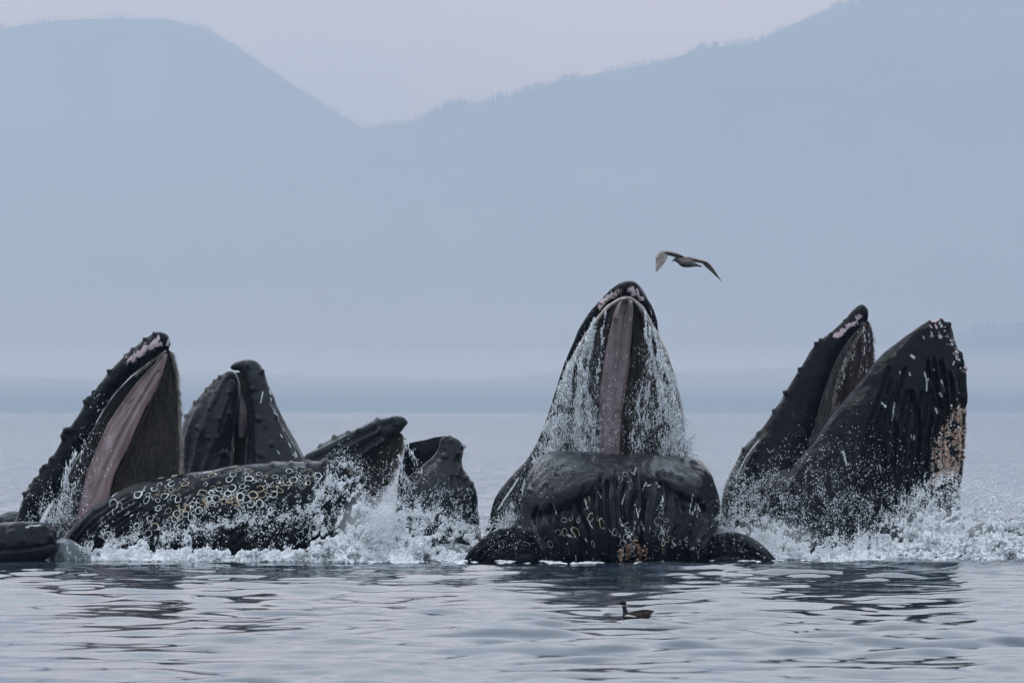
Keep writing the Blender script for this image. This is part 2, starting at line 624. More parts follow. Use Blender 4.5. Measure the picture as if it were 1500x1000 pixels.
class Shell:
    """closed body swept between two edge curves that give its outline; round in depth; grooves and bumps are real relief"""
    def __init__(self, name, Lp, Rp, Yc, front=0.9, back=0.9, e=1.0, step=2.2, parent=None, mat=None, tub=(), grooves=(),
                 pale=(), scars=(), rough=(0.012, 6.0), seed=1, dmax=9.9, bulge=None, keep=True, ridges=()):
        def pad(p):
            p = np.array([list(q) + [0.0] * (3 - len(q)) for q in p], float)
            return p
        Lp, Rp = pad(Lp), pad(Rp)
        ln = max(np.hypot(*np.diff(q[:, :2], axis=0).T).sum() for q in (Lp, Rp))
        nu = int(max(12, ln / step))
        Ls, Rs = cr_spline(Lp, nu), cr_spline(Rp, nu)
        wpx = np.hypot(Rs[:, 0] - Ls[:, 0], Rs[:, 1] - Ls[:, 1]).max()
        nf = int(max(10, wpx * 1.15 / step))
        nb = max(6, nf // 4)
        af = np.linspace(math.pi, 0, nf, endpoint=False)       # front half, left to right
        ab = np.linspace(0, -math.pi, nb, endpoint=False)      # back half
        # even spread in the picture plane over the front
        af = np.arccos(np.clip(0.72 * np.cos(af) + 0.28 * (1 - 2 * af / math.pi), -1, 1))
        A = np.concatenate([af, ab])
        nv = len(A)
        ca, sa = np.cos(A), np.sin(A)
        cx = np.sign(ca) * np.abs(ca) ** e
        sx = np.sign(sa) * np.abs(sa) ** e
        C = (Ls + Rs) / 2
        H = (Rs - Ls) / 2
        PX = C[:, None, 0] + H[:, None, 0] * cx
        PY = C[:, None, 1] + H[:, None, 1] * cx
        DY = C[:, None, 2] + H[:, None, 2] * cx
        hw = np.hypot(H[:, 0], H[:, 1]) / F * Yc
        fr = front(np.linspace(0, 1, nu)) if callable(front) else front
        fd = np.minimum(hw * fr, dmax)[:, None]
        bd = np.minimum(hw * back, dmax)[:, None]
        dep = np.where(sx > 0, -fd * sx, -bd * sx)
        Y0 = Yc + DY
        X = (PX - 750) / F * Y0
        Z = CAM_H + (HOR - PY) / F * Y0
        Y = Y0 + dep
        fw = np.clip(sa[None, :] * 3.0 + 0.6, 0, 1) * np.ones_like(PX)
        if bulge is not None:
            Y = Y - bulge(PX, PY) * np.clip(sa, 0, 1)[None, :]
        pos = np.stack([X, Y, Z], -1)
        nrm = self._normals(pos)
        h = np.zeros_like(PX)
        for g in tub:
            tx, ty, r, hh = g[:4]
            d2 = ((PX - tx) ** 2 + (PY - ty) ** 2) / (r * r)
            h += 0.62 * hh * np.exp(-(d2 * 1.7) ** 1.3) * fw
        for poly, gw, gd in grooves:
            d = poly_dist(PX, PY, poly)
            h -= gd * np.exp(-(d / gw) ** 2) * fw
        for poly, gw, gd in ridges:
            d = poly_dist(PX, PY, poly)
            h += gd * np.exp(-(d / gw) ** 2) * fw
        flat = pos.reshape(-1, 3)
        h += rough[0] * fbm(flat * rough[1] * 0.4, 4, seed).reshape(h.shape) * 2.0
        # no relief where the body closes to a point
        endw = np.clip(np.minimum(np.arange(nu), 6) / 4.0, 0, 1) if hw[0] < 0.05 else np.ones(nu)
        if hw[-1] < 0.05:
            endw = endw * np.clip(np.arange(nu)[::-1] / 3.0, 0, 1)
        pos = pos + nrm * (h * endw[:, None])[..., None]
        pv = np.zeros_like(PX)
        nz = fbm(flat * 5.0, 3, seed + 5).reshape(h.shape)
        for poly, wd in pale:
            d = poly_dist(PX, PY, poly)
            pv = np.maximum(pv, np.clip(1.0 - d / wd * 0.55, 0, 1) * fw)
        sv = np.zeros_like(PX)
        for poly, wd in scars:
            d = poly_dist(PX, PY, poly)
            sv = np.maximum(sv, np.clip(1.0 - d / wd * 0.75, 0, 1) * fw)
        self.pos, self.PX, self.PY, self.fw, self.sa = pos, PX, PY, fw, sa
        self.nrm = self._normals(pos)
        self.nf = nf
        f = grid_faces(nu, nv, True)
        me = mesh_np(name, pos.reshape(-1, 3), f, attrs={'pale': pv, 'scar': sv})
        # the sweep runs either way round: let the faces look outward
        cen = pos.reshape(-1, 3).mean(0)
        me.update()
        i = nu // 2
        k = nf // 2
        nn = self.nrm[i, k]
        if nn[1] > 0:
            self.nrm = -self.nrm
        pn = me.polygons[(i * nv + k)].normal
        if pn.y > 0:
            me.flip_normals()
        self.o = link(name, me, parent, mat)

    @staticmethod
    def _normals(pos):
        du = np.gradient(pos, axis=0)
        ext = np.concatenate([pos[:, -1:], pos, pos[:, :1]], 1)
        dv = (ext[:, 2:] - ext[:, :-2]) / 2
        n = np.cross(du, dv)
        l = np.linalg.norm(n, axis=-1, keepdims=True)
        n = n / np.maximum(l, 1e-9)
        # orient outward from the section centre
        c = pos.mean(1, keepdims=True)
        s = np.sign((n * (pos - c)).sum(-1, keepdims=True))
        s[s == 0] = 1
        return n * s

    def at(self, px, py):
        """the surface point of the front side nearest to a bearing, and its normal"""
        d = (self.PX[:, :self.nf] - px) ** 2 + (self.PY[:, :self.nf] - py) ** 2
        k = np.unravel_index(np.argmin(d), d.shape)
        return Vector(self.pos[k[0], k[1]]), Vector(self.nrm[k[0], k[1]]), math.sqrt(d[k])

    def at_many(self, q):
        P_, N_ = [], []
        for a, b in q:
            p, n, d = self.at(a, b)
            P_.append(p); N_.append(n)
        return P_, N_


def lerp_lines(a, b, n, jit=0.0, seed=1, k=14):
    """n polylines between line a and line b"""
    r = RS(seed)
    A, B = cr_spline(np.array(a, float), k), cr_spline(np.array(b, float), k)
    res = []
    for i in range(n):
        t = (i + r.uniform(-jit, jit)) / max(1, n - 1)
        q = A * (1 - t) + B * t
        s0, s1 = (0, k) if jit == 0 else (r.randint(0, 3), k - r.randint(0, 4))
        wob = np.cumsum(r.normal(0, jit * 1.5, (k, 2)), 0)
        q = q[:, :2] + wob - wob.mean(0)
        res.append(q[s0:s1])
    return res


def hairs(name, shell_pts, n, ln, wd, direction, parent, mat, seed=1, droop=0.5):
    """fringe of baleen bristles: thin three sided blades rooted at given points with normals"""
    r = RS(seed)
    V, Fc = [], []
    m = len(shell_pts)
    for k in range(n):
        p, nn = shell_pts[r.randint(m)]
        p = np.array(p) + r.normal(0, wd * 2, 3)
        d = np.array(nn) * r.uniform(0.2, 1.0) + np.array(direction) * r.uniform(0.6, 1.2) + r.normal(0, 0.18, 3)
        d = d / np.linalg.norm(d)
        l = ln * r.uniform(0.4, 1.2)
        sd_ = np.cross(d, [0.0, 1.0, 0.2]); sd_ /= np.linalg.norm(sd_) + 1e-9
        mid = p + d * l * 0.5
        tip = p + d * l + np.array([0, 0, -droop * l * 0.4])
        s = len(V)
        V += [p - sd_ * wd, p + sd_ * wd, p + np.array([0, -wd, 0]), mid - sd_ * wd * 0.7, mid + sd_ * wd * 0.7, mid + np.array([0, -wd * 0.7, 0]), tip]
        Fc += [(s, s + 1, s + 4), (s, s + 4, s + 3), (s + 1, s + 2, s + 5), (s + 1, s + 5, s + 4), (s + 2, s, s + 3), (s + 2, s + 3, s + 5),
               (s + 3, s + 4, s + 6), (s + 4, s + 5, s + 6), (s + 5, s + 3, s + 6)]
    me = mesh_np(name, np.array(V), np.array(Fc), smooth=False)
    o = link(name, me, parent, mat)
    o['kind'] = 'stuff'
    return o


def ring_meshes(nvar=10, seed=4):
    """barnacle rings: low irregular craters, some broken"""
    out_ = []
    r = RS(seed)
    for k in range(nvar):
        n, m = 14, 5
        tk = (0.07, 0.10, 0.15, 0.085, 0.12)[k % 5]
        ph = r.uniform(0, 6.28, 3)
        gap = r.uniform(0, 1) < 0.35
        g0 = r.randint(n)
        V = []
        for i in range(n):
            a = 2 * math.pi * i / n
            R = 1 + 0.10 * math.sin(2 * a + ph[0]) + 0.06 * math.sin(3 * a + ph[1]) + r.normal(0, 0.03)
            th = tk * (1 + 0.35 * math.sin(a + ph[2])) * r.uniform(0.8, 1.2)
            if gap and (i - g0) % n in (0, 1, 2): th *= 0.15
            for j in range(m):
                b = 2 * math.pi * j / m
                V.append(((R + th * math.cos(b)) * math.cos(a), (R + th * math.cos(b)) * math.sin(a), 0.5 * th * math.sin(b) + (-0.12 if (gap and (i - g0) % n in (0, 1, 2)) else 0.03)))
        Fc = []
        for i in range(n):
            for j in range(m):
                i2, j2 = (i + 1) % n, (j + 1) % m
                Fc.append((i * m + j, i2 * m + j, i2 * m + j2, i * m + j2))
        out_.append((np.array(V), np.array(Fc)))
    return out_


RINGS = ring_meshes()
_ring_me = {}


def ring_mesh(k, mat):
    key = (k, mat.name)
    if key not in _ring_me:
        me = mesh_np('barnacle', RINGS[k][0], RINGS[k][1])
        me.materials.append(mat)
        _ring_me[key] = me
    return _ring_me[key]


def put_on(me, name, p, n, size, parent, spin, stretch=1.0, lift=0.0):
    """copy of a small piece lying on the skin"""
    o = bpy.data.objects.new(name, me)
    COL.objects.link(o)
    q = Vector(n).to_track_quat('Z', 'Y').to_matrix().to_4x4()
    m = Matrix.Translation(Vector(p) + Vector(n) * lift) @ q @ Matrix.Rotation(spin, 4, 'Z') @ Matrix.Diagonal((size * stretch, size, size, 1))
    o.parent = parent
    o.matrix_parent_inverse = parent.matrix_world.inverted()
    o.matrix_world = m
    return o


def crust(name, sh, poly, wd, n, size, parent, mat, seed=1):
    """barnacle crust: many small knobs joined"""
    r = RS(seed)
    V, Fc = [], []
    poly = np.array(poly, float)
    ico_v, ico_f = ICO
    for k in range(n):
        i = r.randint(len(poly) - 1)
        t = r.uniform()
        q = poly[i] * (1 - t) + poly[i + 1] * t + r.normal(0, wd * 0.5, 2)
        if fbm(np.array([[q[0] * 0.09, q[1] * 0.09, seed]]), 3, seed)[0] < -0.30: continue
        p, nn, d = sh.at(*q)
        if d > 6: continue
        s0 = size * r.uniform(0.4, 1.3)
        sc = np.array([s0, s0 * 0.8, s0]) * r.uniform(0.7, 1.2, 3)
        v = ico_v * sc * (1 + r.normal(0, 0.16, (len(ico_v), 1))) + np.array(p) + np.array(nn) * s0 * 0.3
        Fc.append(ico_f + len(V) * len(ico_v))
        V.append(v)
    me = mesh_np(name, np.concatenate(V), np.concatenate(Fc))
    o = link(name, me, parent, mat)
    o['kind'] = 'stuff'
    return o


def _ico(sub):
    bm = bmesh.new()
    bmesh.ops.create_icosphere(bm, subdivisions=sub, radius=1.0)
    v = np.array([x.co[:] for x in bm.verts])
    f = np.array([[x.index for x in fc.verts] for fc in bm.faces])
    bm.free()
    return v, f


ICO = _ico(1)
ICO2 = _ico(2)

# ------------------------------------------------------------------ the whales
WH_GROUP = None


def whale(loc_px, Y, label):
    x = (loc_px - 750) / F * Y
    o = empty('humpback_whale', (x, Y, 0))
    tag(o, label, 'whale', 'humpback whales lunging at the surface')
    return o


# ---- first whale: tall open upper jaw on the left, its barnacled lower jaw lying along the water in front
wa = whale(150, 82, 'whale at the left with pink palate showing and a white ringed lower jaw')
a_dorsal = [(2, 812), (12, 782), (27, 749), (38, 718), (57, 695), (78, 668), (97, 636), (108, 617), (126, 589), (142, 568), (160, 544), (181, 523), (201, 505), (222, 490), (237, 486), (248, 492), (250, 503)]
a_lip = [(48, 812), (52, 790), (64, 752), (80, 730), (95, 703), (112, 672), (125, 652), (138, 626), (150, 602), (164, 580), (181, 561), (203, 540), (218, 528), (231, 519), (241, 513), (247, 510), (250, 504)]
a_tub = [(35, 722, 5, .09), (41, 708, 5, .09), (60, 688, 6, .10), (66, 683, 6, .08), (94, 640, 6, .11), (101, 630, 6, .12), (98, 635, 5, .08), (126, 589, 5, .10), (130, 583, 5, .07), (137, 574, 4, .06), (159, 543, 4.5, .11),
         (184, 520, 4, .05), (194, 511, 4, .05), (212, 497, 3.5, .06), (226, 489, 3.5, .05), (75, 672, 7, .06), (50, 700, 6, .05)]
a_up = Shell('upper_jaw', a_dorsal, a_lip, 82.3, 1.0, 1.3, 1.0, 2.0, wa, M_BLACK, tub=a_tub,
             pale=[([(189, 528), (205, 517), (220, 508), (233, 503)], 7.0), ([(215, 510), (234, 496)], 5.5)],
             scars=[([(48, 700), (90, 640)], 1.2), ([(60, 770), (112, 690)], 1.5), ([(250, 495), (246, 505)], 3.0)], rough=(0.02, 5.0), seed=3)
# palate and baleen
a_pl = [(108, 800), (112, 770), (117, 735), (127, 695), (142, 655), (160, 616), (184, 583), (214, 546), (238, 523), (242, 518)]
a_pr = [(150, 800), (153, 770), (160, 730), (168, 696), (187, 656), (206, 615), (224, 577), (237, 546), (244, 524), (244, 518)]
Shell('palate', a_pl, a_pr, 82.45, 0.42, 0.8, 1.0, 2.4, wa, M_PALATE, ridges=[(q, 1.8, .02) for q in lerp_lines(a_pl, a_pr, 5)[1:4]], grooves=[([(132, 790), (137, 735), (154, 690), (178, 640), (208, 585), (232, 545)], 2.6, .035), ([(120, 760), (132, 705), (160, 640), (190, 590)], 2.0, .03)], seed=5)
a_bl_l = [(40, 812), (58, 775), (75, 740), (93, 706), (112, 672), (132, 636), (152, 600), (176, 566), (205, 540), (228, 522), (244, 513)]
a_bl_r = [(118, 812), (120, 775), (122, 735), (131, 700), (146, 660), (164, 620), (186, 586), (212, 554), (232, 532), (243, 519), (247, 513)]
stri = lerp_lines(a_bl_l, a_bl_r, 12, 0.12, 4)
a_bl = Shell('baleen', a_bl_l, a_bl_r, 82.6, 0.55, 0.8, 1.0, 2.2, wa, M_BALEEN_GREY, grooves=[(q, 1.8, .035) for q in stri], seed=6)
a_br_l = [(140, 800), (148, 760), (160, 722), (172, 690), (190, 650), (208, 612), (226, 575), (238, 545), (243, 522), (244, 512)]
a_br_r = [(262, 800), (263, 760), (265, 722), (266, 690), (265, 650), (264, 612), (262, 578), (258, 548), (252, 522), (247, 511)]
stri = lerp_lines(a_br_l, a_br_r, 10, 0.15, 9)
a_br = Shell('baleen', a_br_l, a_br_r, 82.7, 0.30, 0.5, 1.0, 2.2, wa, M_BALEEN, grooves=[(q, 2.0, .03) for q in stri], seed=7)
pts = [(a_br.pos[i, j], a_br.nrm[i, j]) for i in range(4, a_br.pos.shape[0] - 2) for j in range(a_br.nf - 5, a_br.nf + 2)]
hairs('baleen_fringe', pts, 2200, 0.085, 0.0035, (0.25, 0, -0.9), wa, M_HAIR, 5)
pts = [(a_br.pos[i, j], a_br.nrm[i, j]) for i in range(4, a_br.pos.shape[0] - 2) for j in range(3, a_br.nf - 3)]
hairs('baleen_fringe', pts, 1000, 0.10, 0.003, (0.0, -0.1, -1.0), wa, M_HAIR_DARK, 6)
Shell('mouth_lining', [(60, 812), (75, 760), (100, 712), (125, 672), (150, 625), (185, 572), (215, 540), (240, 516), (246, 508)],
      [(250, 812), (252, 750), (254, 690), (254, 640), (252, 590), (249, 555), (247, 530), (247, 516), (248, 508)], 82.95, 0.3, 0.6, 1.0, 3.0, wa, M_BLACK, seed=9)
# pale stubs of baleen at the tip of the jaw
r = RS(11)
stub = mesh_np('baleen_plate', ICO[0] * np.array([0.03, 0.02, 0.065]), ICO[1])
stub.materials.append(mat_plain('pale_baleen_plate', (0.45, 0.42, 0.36), 0.6, (0.2, 0.18, 0.15), 30))
for k in range(15):
    t_ = k / 14
    px, py = 240 - 42 * t_, 516 + 27 * t_ + r.uniform(-1, 1)
    p, n_, d_ = a_bl.at(px, py)
    o = put_on(stub, 'baleen_plate', p + Vector((0, -0.06, 0)), (0.3, -1, 0.1), r.uniform(0.75, 1.15), wa, 0)
    o.rotation_euler = (0, math.radians(r.uniform(25, 50)), 0)

# the lower jaw: long, ringed with barnacles
al_top = [(84, 806), (95, 785), (112, 763), (138, 742), (165, 724), (200, 709), (250, 698), (300, 689), (350, 682), (400, 677), (440, 676), (470, 675), (492, 676), (508, 681), (517, 690), (522, 705)]
al_bot = [(92, 812), (110, 822), (135, 835), (165, 850), (200, 862), (250, 870), (300, 872), (350, 870), (400, 866), (435, 858), (460, 848), (482, 830), (500, 808), (511, 780), (518, 750), (522, 715)]
pleat = lerp_lines([(98, 800), (130, 762), (165, 735), (210, 712)], [(150, 835), (185, 795), (220, 770), (250, 755)], 9, 0.10, 5)
pl2 = lerp_lines([(210, 800), (260, 770), (320, 748)], [(400, 800), (440, 765), (480, 735)], 10, 0.15, 15)
scr = []
r = RS(21)
for k in range(34):
    x = r.uniform(120, 470); y = r.uniform(712, 790)
    an = r.uniform(-1.2, -0.5); l_ = r.uniform(6, 24)
    scr.append(([(x, y), (x + l_ * 0.5 * math.cos(an), y + l_ * 0.5 * math.sin(an) + r.uniform(-2, 2)), (x + l_ * math.cos(an), y + l_ * math.sin(an))], r.uniform(0.9, 1.7)))
al = Shell('lower_jaw', al_top, al_bot, 80.6, 0.95, 1.0, 0.9, 1.9, wa, M_BLACK,
           tub=[(400, 677, 7, .05), (427, 677, 6, .05), (452, 676, 6, .06), (476, 676, 7, .08), (492, 680, 6, .05), (505, 688, 6, .06), (480, 692, 5, .05), (370, 700, 8, .03), (290, 712, 8, .03)],
           grooves=[(q, 2.6, .045) for q in pleat] + [(q, 2.6, .035) for q in pl2], scars=scr, rough=(0.02, 5.0), seed=8, dmax=1.15)
# rings: clusters hand placed along bands seen in the photograph
r = RS(33)
bands = [  # (polyline, spread, number, tan share)
    ([(160, 745), (200, 735), (235, 722)], 7, 15, .15), ([(215, 725), (252, 716), (262, 728)], 6, 15, .2), ([(205, 762), (240, 748)], 7, 13, .1),
    ([(160, 775), (178, 790)], 7, 9, .0), ([(150, 760), (165, 757)], 4, 4, 0), ([(262, 745), (300, 740), (320, 728)], 6, 17, .35), ([(298, 724), (335, 716)], 6, 13, .2), ([(315, 728), (345, 722)], 5, 9, .4),
    ([(355, 710), (372, 700), (388, 697)], 7, 11, .3), ([(388, 716), (405, 722)], 5, 7, .7), ([(410, 704), (450, 697)], 6, 14, .3), ([(440, 712), (455, 700), (462, 692)], 5, 9, .6),
    ([(340, 733), (372, 722), (385, 730)], 6, 8, .6), ([(290, 700), (320, 697)], 5, 7, .5), ([(345, 690), (375, 690)], 5, 6, .5), ([(435, 688), (465, 691)], 4, 5, .3), ([(258, 752), (275, 750)], 4, 6, .9),
    ([(205, 775), (225, 770)], 5, 6, .8), ([(230, 703), (280, 706)], 6, 7, .3)]
placed = []
for poly, sp_, n_, tan in bands:
    poly = np.array(poly, float)
    for k in range(int(n_ * 1.5)):
        for tries in range(14):
            t_ = r.uniform(0, len(poly) - 1.001)
            i = int(t_)
            q = poly[i] * (1 - (t_ - i)) + poly[i + 1] * (t_ - i) + r.normal(0, sp_ * 0.85, 2)
            s_ = r.uniform(3.0, 5.9) if r.uniform() < 0.66 else r.uniform(1.3, 3.0)
            if all((q[0] - a) ** 2 + (q[1] - b) ** 2 > (0.80 * (s_ + c)) ** 2 for a, b, c in placed):
                break
        else:
            continue
        p, nn, d_ = al.at(*q)
        if d_ > 3: continue
        placed.append((q[0], q[1], s_))
        put_on(ring_mesh(r.randint(10), M_BARN_T if r.uniform() < tan else M_BARN_W), 'barnacle', p, nn, s_ * 0.01, wa, r.uniform(0, 6.28), r.uniform(0.9, 1.3), 0.004)
crust('barnacle_crust', al, [(255, 748), (300, 733), (345, 728), (360, 738)], 7, 50, 0.019, wa, M_BARN_T, 4)
crust('barnacle_crust', al, [(240, 760), (285, 740), (320, 735), (352, 745), (372, 742)], 10, 90, 0.013, wa, M_BARN_W, 5)
crust('barnacle_crust', al, [(380, 705), (412, 712), (448, 700), (470, 700)], 8, 70, 0.013, wa, M_BARN_W, 6)

# ---- second whale: jaws nearly shut, pointing up behind the first
wb = whale(350, 86, 'slate grey whale rising with nearly closed jaws, behind the barnacled jaw on the left')
bl = [(262, 830), (264, 760), (265, 700), (265, 655), (267, 625), (272, 607), (285, 587), (302, 567), (319, 552), (332, 544), (340, 543)]
br = [(345, 830), (343, 760), (342, 690), (346, 650), (349, 618), (351, 588), (351, 566), (350, 556), (347, 548), (344, 545), (340, 543)]
tb = [(284, 588, 4, .06), (300, 568, 4, .05), (322, 552, 4, .06), (339, 560, 4, .06), (336, 575, 4, .07), (317, 574, 4, .05), (307, 598, 4, .05), (324, 612, 4, .08), (322, 640, 4.5, .09), (331, 662, 5, .09), (306, 640, 4, .05), (272, 608, 4, .06), (290, 625, 4, .05), (338, 605, 4, .07), (313, 556, 4, .05)]
b_up = Shell('upper_jaw', bl, br, 86.2, 0.95, 1.1, 1.0, 2.2, wb, M_SLATE, tub=tb,
             ridges=[([(282, 700), (292, 645), (312, 590), (330, 556)], 4, .05), ([(300, 690), (322, 620), (340, 565)], 3, .03), ([(272, 680), (275, 640), (290, 600)], 4, .04)],
             rough=(0.03, 3.0), seed=12)
cl = [(356, 830), (356, 760), (357, 700), (361, 640), (363, 598), (361, 565), (357, 548), (350, 541), (343, 541), (338, 538), (343, 531)]
crr = [(500, 830), (487, 760), (466, 704), (446, 668), (430, 638), (416, 614), (402, 587), (390, 561), (386, 546), (376, 532), (360, 528), (345, 530)]
b_lo = Shell('lower_jaw', cl, crr, 86.0, 0.95, 1.1, 1.0, 2.2, wb, M_SLATE,
             tub=[(373, 570, 4, .05), (382, 545, 4, .09), (381, 614, 5, .10), (363, 535, 4, .05), (392, 560, 3, .03), (405, 610, 5, .05), (400, 650, 5, .05), (385, 665, 5, .04)],
             ridges=[([(380, 690), (378, 610), (372, 550)], 5, .04)],
             grooves=[(q, 2.2, .05) for q in lerp_lines([(398, 590), (425, 640), (450, 700)], [(404, 588), (432, 636), (462, 700)], 3)],
             scars=[([(385, 575), (383, 590)], 1.5), ([(396, 585), (400, 598)], 1.6), ([(402, 605), (412, 618)], 1.6), ([(418, 625), (420, 630)], 1.6), ([(430, 665), (434, 667)], 1.6), ([(408, 660), (411, 664)], 1.4), ([(393, 572), (395, 578)], 1.3), ([(404, 598), (405, 602)], 1.3), ([(412, 636), (415, 640)], 1.4), ([(424, 648), (427, 655)], 1.4), ([(436, 660), (438, 667)], 1.6)],
             rough=(0.03, 3.0), seed=13)
Shell('baleen', [(340, 820), (340, 700), (345, 620), (347, 570), (346, 545)], [(364, 820), (362, 700), (364, 620), (363, 570), (357, 545)], 86.5, 0.4, 0.6, 1.0, 3, wb, M_BALEEN, seed=14)
Shell('tongue', [(350, 640), (349, 610), (350, 575), (352, 567)], [(357, 640), (360, 612), (358, 590), (354, 568)], 86.2, 0.6, 0.6, 1.0, 2.5, wb, mat_plain('dark_pink_tongue', (0.07, 0.05, 0.055), 0.4, (0.15, 0.11, 0.11), 6), seed=15)

# ---- third whale: jaw pointing right, its open lower jaw facing it
wc = whale(600, 84, 'slate whale gaping sideways with a small cupped lower jaw right of its pointed upper jaw')
tu = [(432, 684), (444, 672), (458, 661), (473, 650), (490, 640), (507, 632), (527, 624), (549, 615), (568, 611), (580, 608), (592, 610), (597, 617)]
tl = [(470, 820), (480, 780), (492, 752), (505, 730), (516, 712), (528, 697), (543, 680), (553, 663), (567, 649), (580, 640), (590, 631), (597, 620)]
c_up = Shell('upper_jaw', tu, tl, 83.6, 0.8, 1.0, 1.0, 2.1, wc, M_SLATE,
             tub=[(490, 640, 5, .08), (510, 633, 5, .05), (553, 615, 5, .06), (470, 652, 5, .05), (532, 645, 5, .06), (505, 655, 5, .06), (547, 650, 6, .08), (556, 628, 5, .06), (526, 632, 5, .05), (481, 668, 6, .06), (515, 668, 6, .06), (577, 621, 4, .03), (500, 676, 5, .04)],
             ridges=[([(470, 680), (510, 655), (555, 632)], 4, .05), ([(455, 670), (500, 645), (545, 623), (575, 614)], 4, .045), ([(500, 690), (530, 665), (560, 645)], 4, .05)],
             grooves=[([(460, 674), (505, 650), (550, 627)], 2.2, .03), ([(485, 680), (520, 662), (556, 640)], 2.2, .03)], rough=(0.03, 3.0), seed=21)
cbl = [(455, 830), (475, 780), (494, 740), (508, 708), (522, 687), (536, 668), (550, 651), (566, 639), (584, 631)]
cbr = [(520, 830), (536, 780), (548, 745), (562, 722), (576, 698), (584, 677), (590, 658), (592, 643), (590, 637)]
c_ba = Shell('baleen', cbl, cbr, 83.8, 0.4, 0.6, 1.0, 2.3, wc, M_BALEEN, grooves=[(q, 1.8, .03) for q in lerp_lines(cbl, cbr, 8, 0.1, 3)], seed=22)
pts = [(c_ba.pos[i, j], c_ba.nrm[i, j]) for i in range(4, c_ba.pos.shape[0] - 2) for j in range(c_ba.nf - 4, c_ba.nf + 2)]
hairs('baleen_fringe', pts, 650, 0.07, 0.0035, (0.15, 0, -0.9), wc, M_HAIR, 8)
dl = [(586, 830), (582, 790), (580, 760), (581, 742), (588, 722), (598, 706), (613, 693), (632, 677), (643, 665), (648, 655), (650, 645), (656, 638)]
drr = [(706, 830), (705, 790), (703, 768), (700, 745), (697, 720), (686, 698), (677, 684), (676, 672), (679, 660), (677, 650), (671, 642), (658, 637)]
gl = lerp_lines([(671, 690), (672, 730), (680, 775)], [(680, 688), (694, 725), (701, 770)], 5, 0.05, 3)
c_lo = Shell('lower_jaw', dl, drr, 83.4, 0.8, 1.1, 1.0, 2.1, wc, M_SLATE,
             tub=[(677, 654, 4, .10), (672, 663, 4, .07), (652, 669, 4.5, .07), (655, 657, 3, .03), (660, 645, 4, .04), (684, 698, 4, .07), (690, 708, 4, .05)],
             grooves=[(q, 2.2, .11) for q in gl] + [([(663, 700), (668, 740)], 3, .05)],
             ridges=[(np.array(dl)[4:12], 3, .04)], scars=[([(690, 712), (693, 725)], 2), ([(676, 652), (678, 658)], 1.5)], rough=(0.025, 4.0), seed=23)
Shell('mouth_lining', [(578, 830), (580, 760), (584, 700), (592, 668), (597, 651), (622, 645), (645, 639)],
      [(650, 830), (650, 760), (655, 700), (656, 672), (656, 655), (655, 646), (652, 638)], 84.9, 0.12, 0.5, 1.0, 2.6, wc, M_BLACK, seed=24)  # shade inside the cupped jaw is put into the lining's black colour

# ---- fourth whale: facing the camera, mouth wide open
wd = whale(905, 80, 'black whale facing us, mouth wide open with water pouring out, below the gull')
d_l = [(690, 850), (700, 810), (712, 775), (720, 748), (726, 728), (746, 702), (772, 672), (788, 645), (799, 616), (811, 580), (824, 538), (838, 505), (856, 470), (878, 440), (898, 420), (914, 412), (921, 411)]
d_i = [(765, 850), (768, 810), (775, 775), (783, 748), (790, 722), (796, 695), (801, 668), (806, 640), (812, 608), (819, 578), (830, 540), (850, 503), (872, 470), (889, 450), (903, 440), (913, 435), (921, 433)]
d_up = Shell('upper_jaw', d_l, d_i, 81.6, 1.0, 1.6, 1.0, 2.0, wd, M_BLACK,
             pale=[([(882, 443), (893, 434), (905, 428), (912, 426)], 7.0), ([(880, 448), (892, 438)], 5.0)], scars=[([(730, 745), (760, 700)], 2.0)], rough=(0.015, 5.0), seed=31)
d_tl = [(911, 433), (912, 424), (911, 415), (921, 411), (931, 413), (940, 422), (950, 438), (958, 454), (963, 470), (965, 492)]
d_tr = [(911, 436), (916, 437), (922, 437), (928, 438), (933, 441), (941, 448), (949, 460), (956, 474), (961, 486), (965, 494)]
d_up2 = Shell('upper_lip', d_tl, d_tr, 81.5, 1.0, 2.0, 1.0, 1.6, wd, M_BLACK, pale=[([(922, 424), (931, 430), (940, 436)], 4.5), ([(925, 420), (927, 432)], 3), ([(933, 424), (938, 438)], 3)], rough=(0.015, 5.0), seed=32)
d_pl = [(880, 800), (879, 740), (878, 690), (877, 640), (877, 611), (880, 563), (888, 510), (897, 466), (905, 446), (911, 437)]
d_pr = [(906, 800), (906, 740), (907, 690), (908, 650), (912, 600), (919, 555), (924, 510), (927, 466), (926, 446), (922, 437)]
M_PALATE_DUSKY = mat_palate((0.10, 0.068, 0.068), (0.21, 0.15, 0.15))
Shell('palate', d_pl, d_pr, 81.9, 0.5, 0.8, 1.0, 2.2, wd, M_PALATE_DUSKY, grooves=[([(901, 470), (893, 540), (886, 590)], 2.0, .045), ([(915, 460), (908, 540), (897, 640)], 2.5, .02)],
      ridges=[([(921, 470), (915, 540), (905, 600)], 3, .03)] + [(q, 1.6, .02) for q in lerp_lines(d_pl, d_pr, 5)[1:4]], seed=33)
d_bl_l = [(790, 800), (793, 740), (797, 690), (803, 650), (808, 610), (818, 575), (832, 537), (852, 500), (874, 467), (892, 447), (908, 438)]
d_bl_r = [(885, 800), (884, 740), (883, 690), (882, 650), (881, 611), (884, 563), (892, 510), (899, 470), (905, 452), (909, 442), (912, 438)]
d_bl = Shell('baleen', d_bl_l, d_bl_r, 82.0, 0.45, 0.6, 1.0, 2.3, wd, M_BALEEN_GREY, grooves=[(q, 2.0, .04) for q in lerp_lines(d_bl_l, d_bl_r, 11, 0.12, 7)], seed=34)
d_br_l = [(903, 800), (905, 740), (905, 690), (907, 650), (911, 598), (918, 553), (922, 508), (925, 470), (926, 450), (926, 441)]
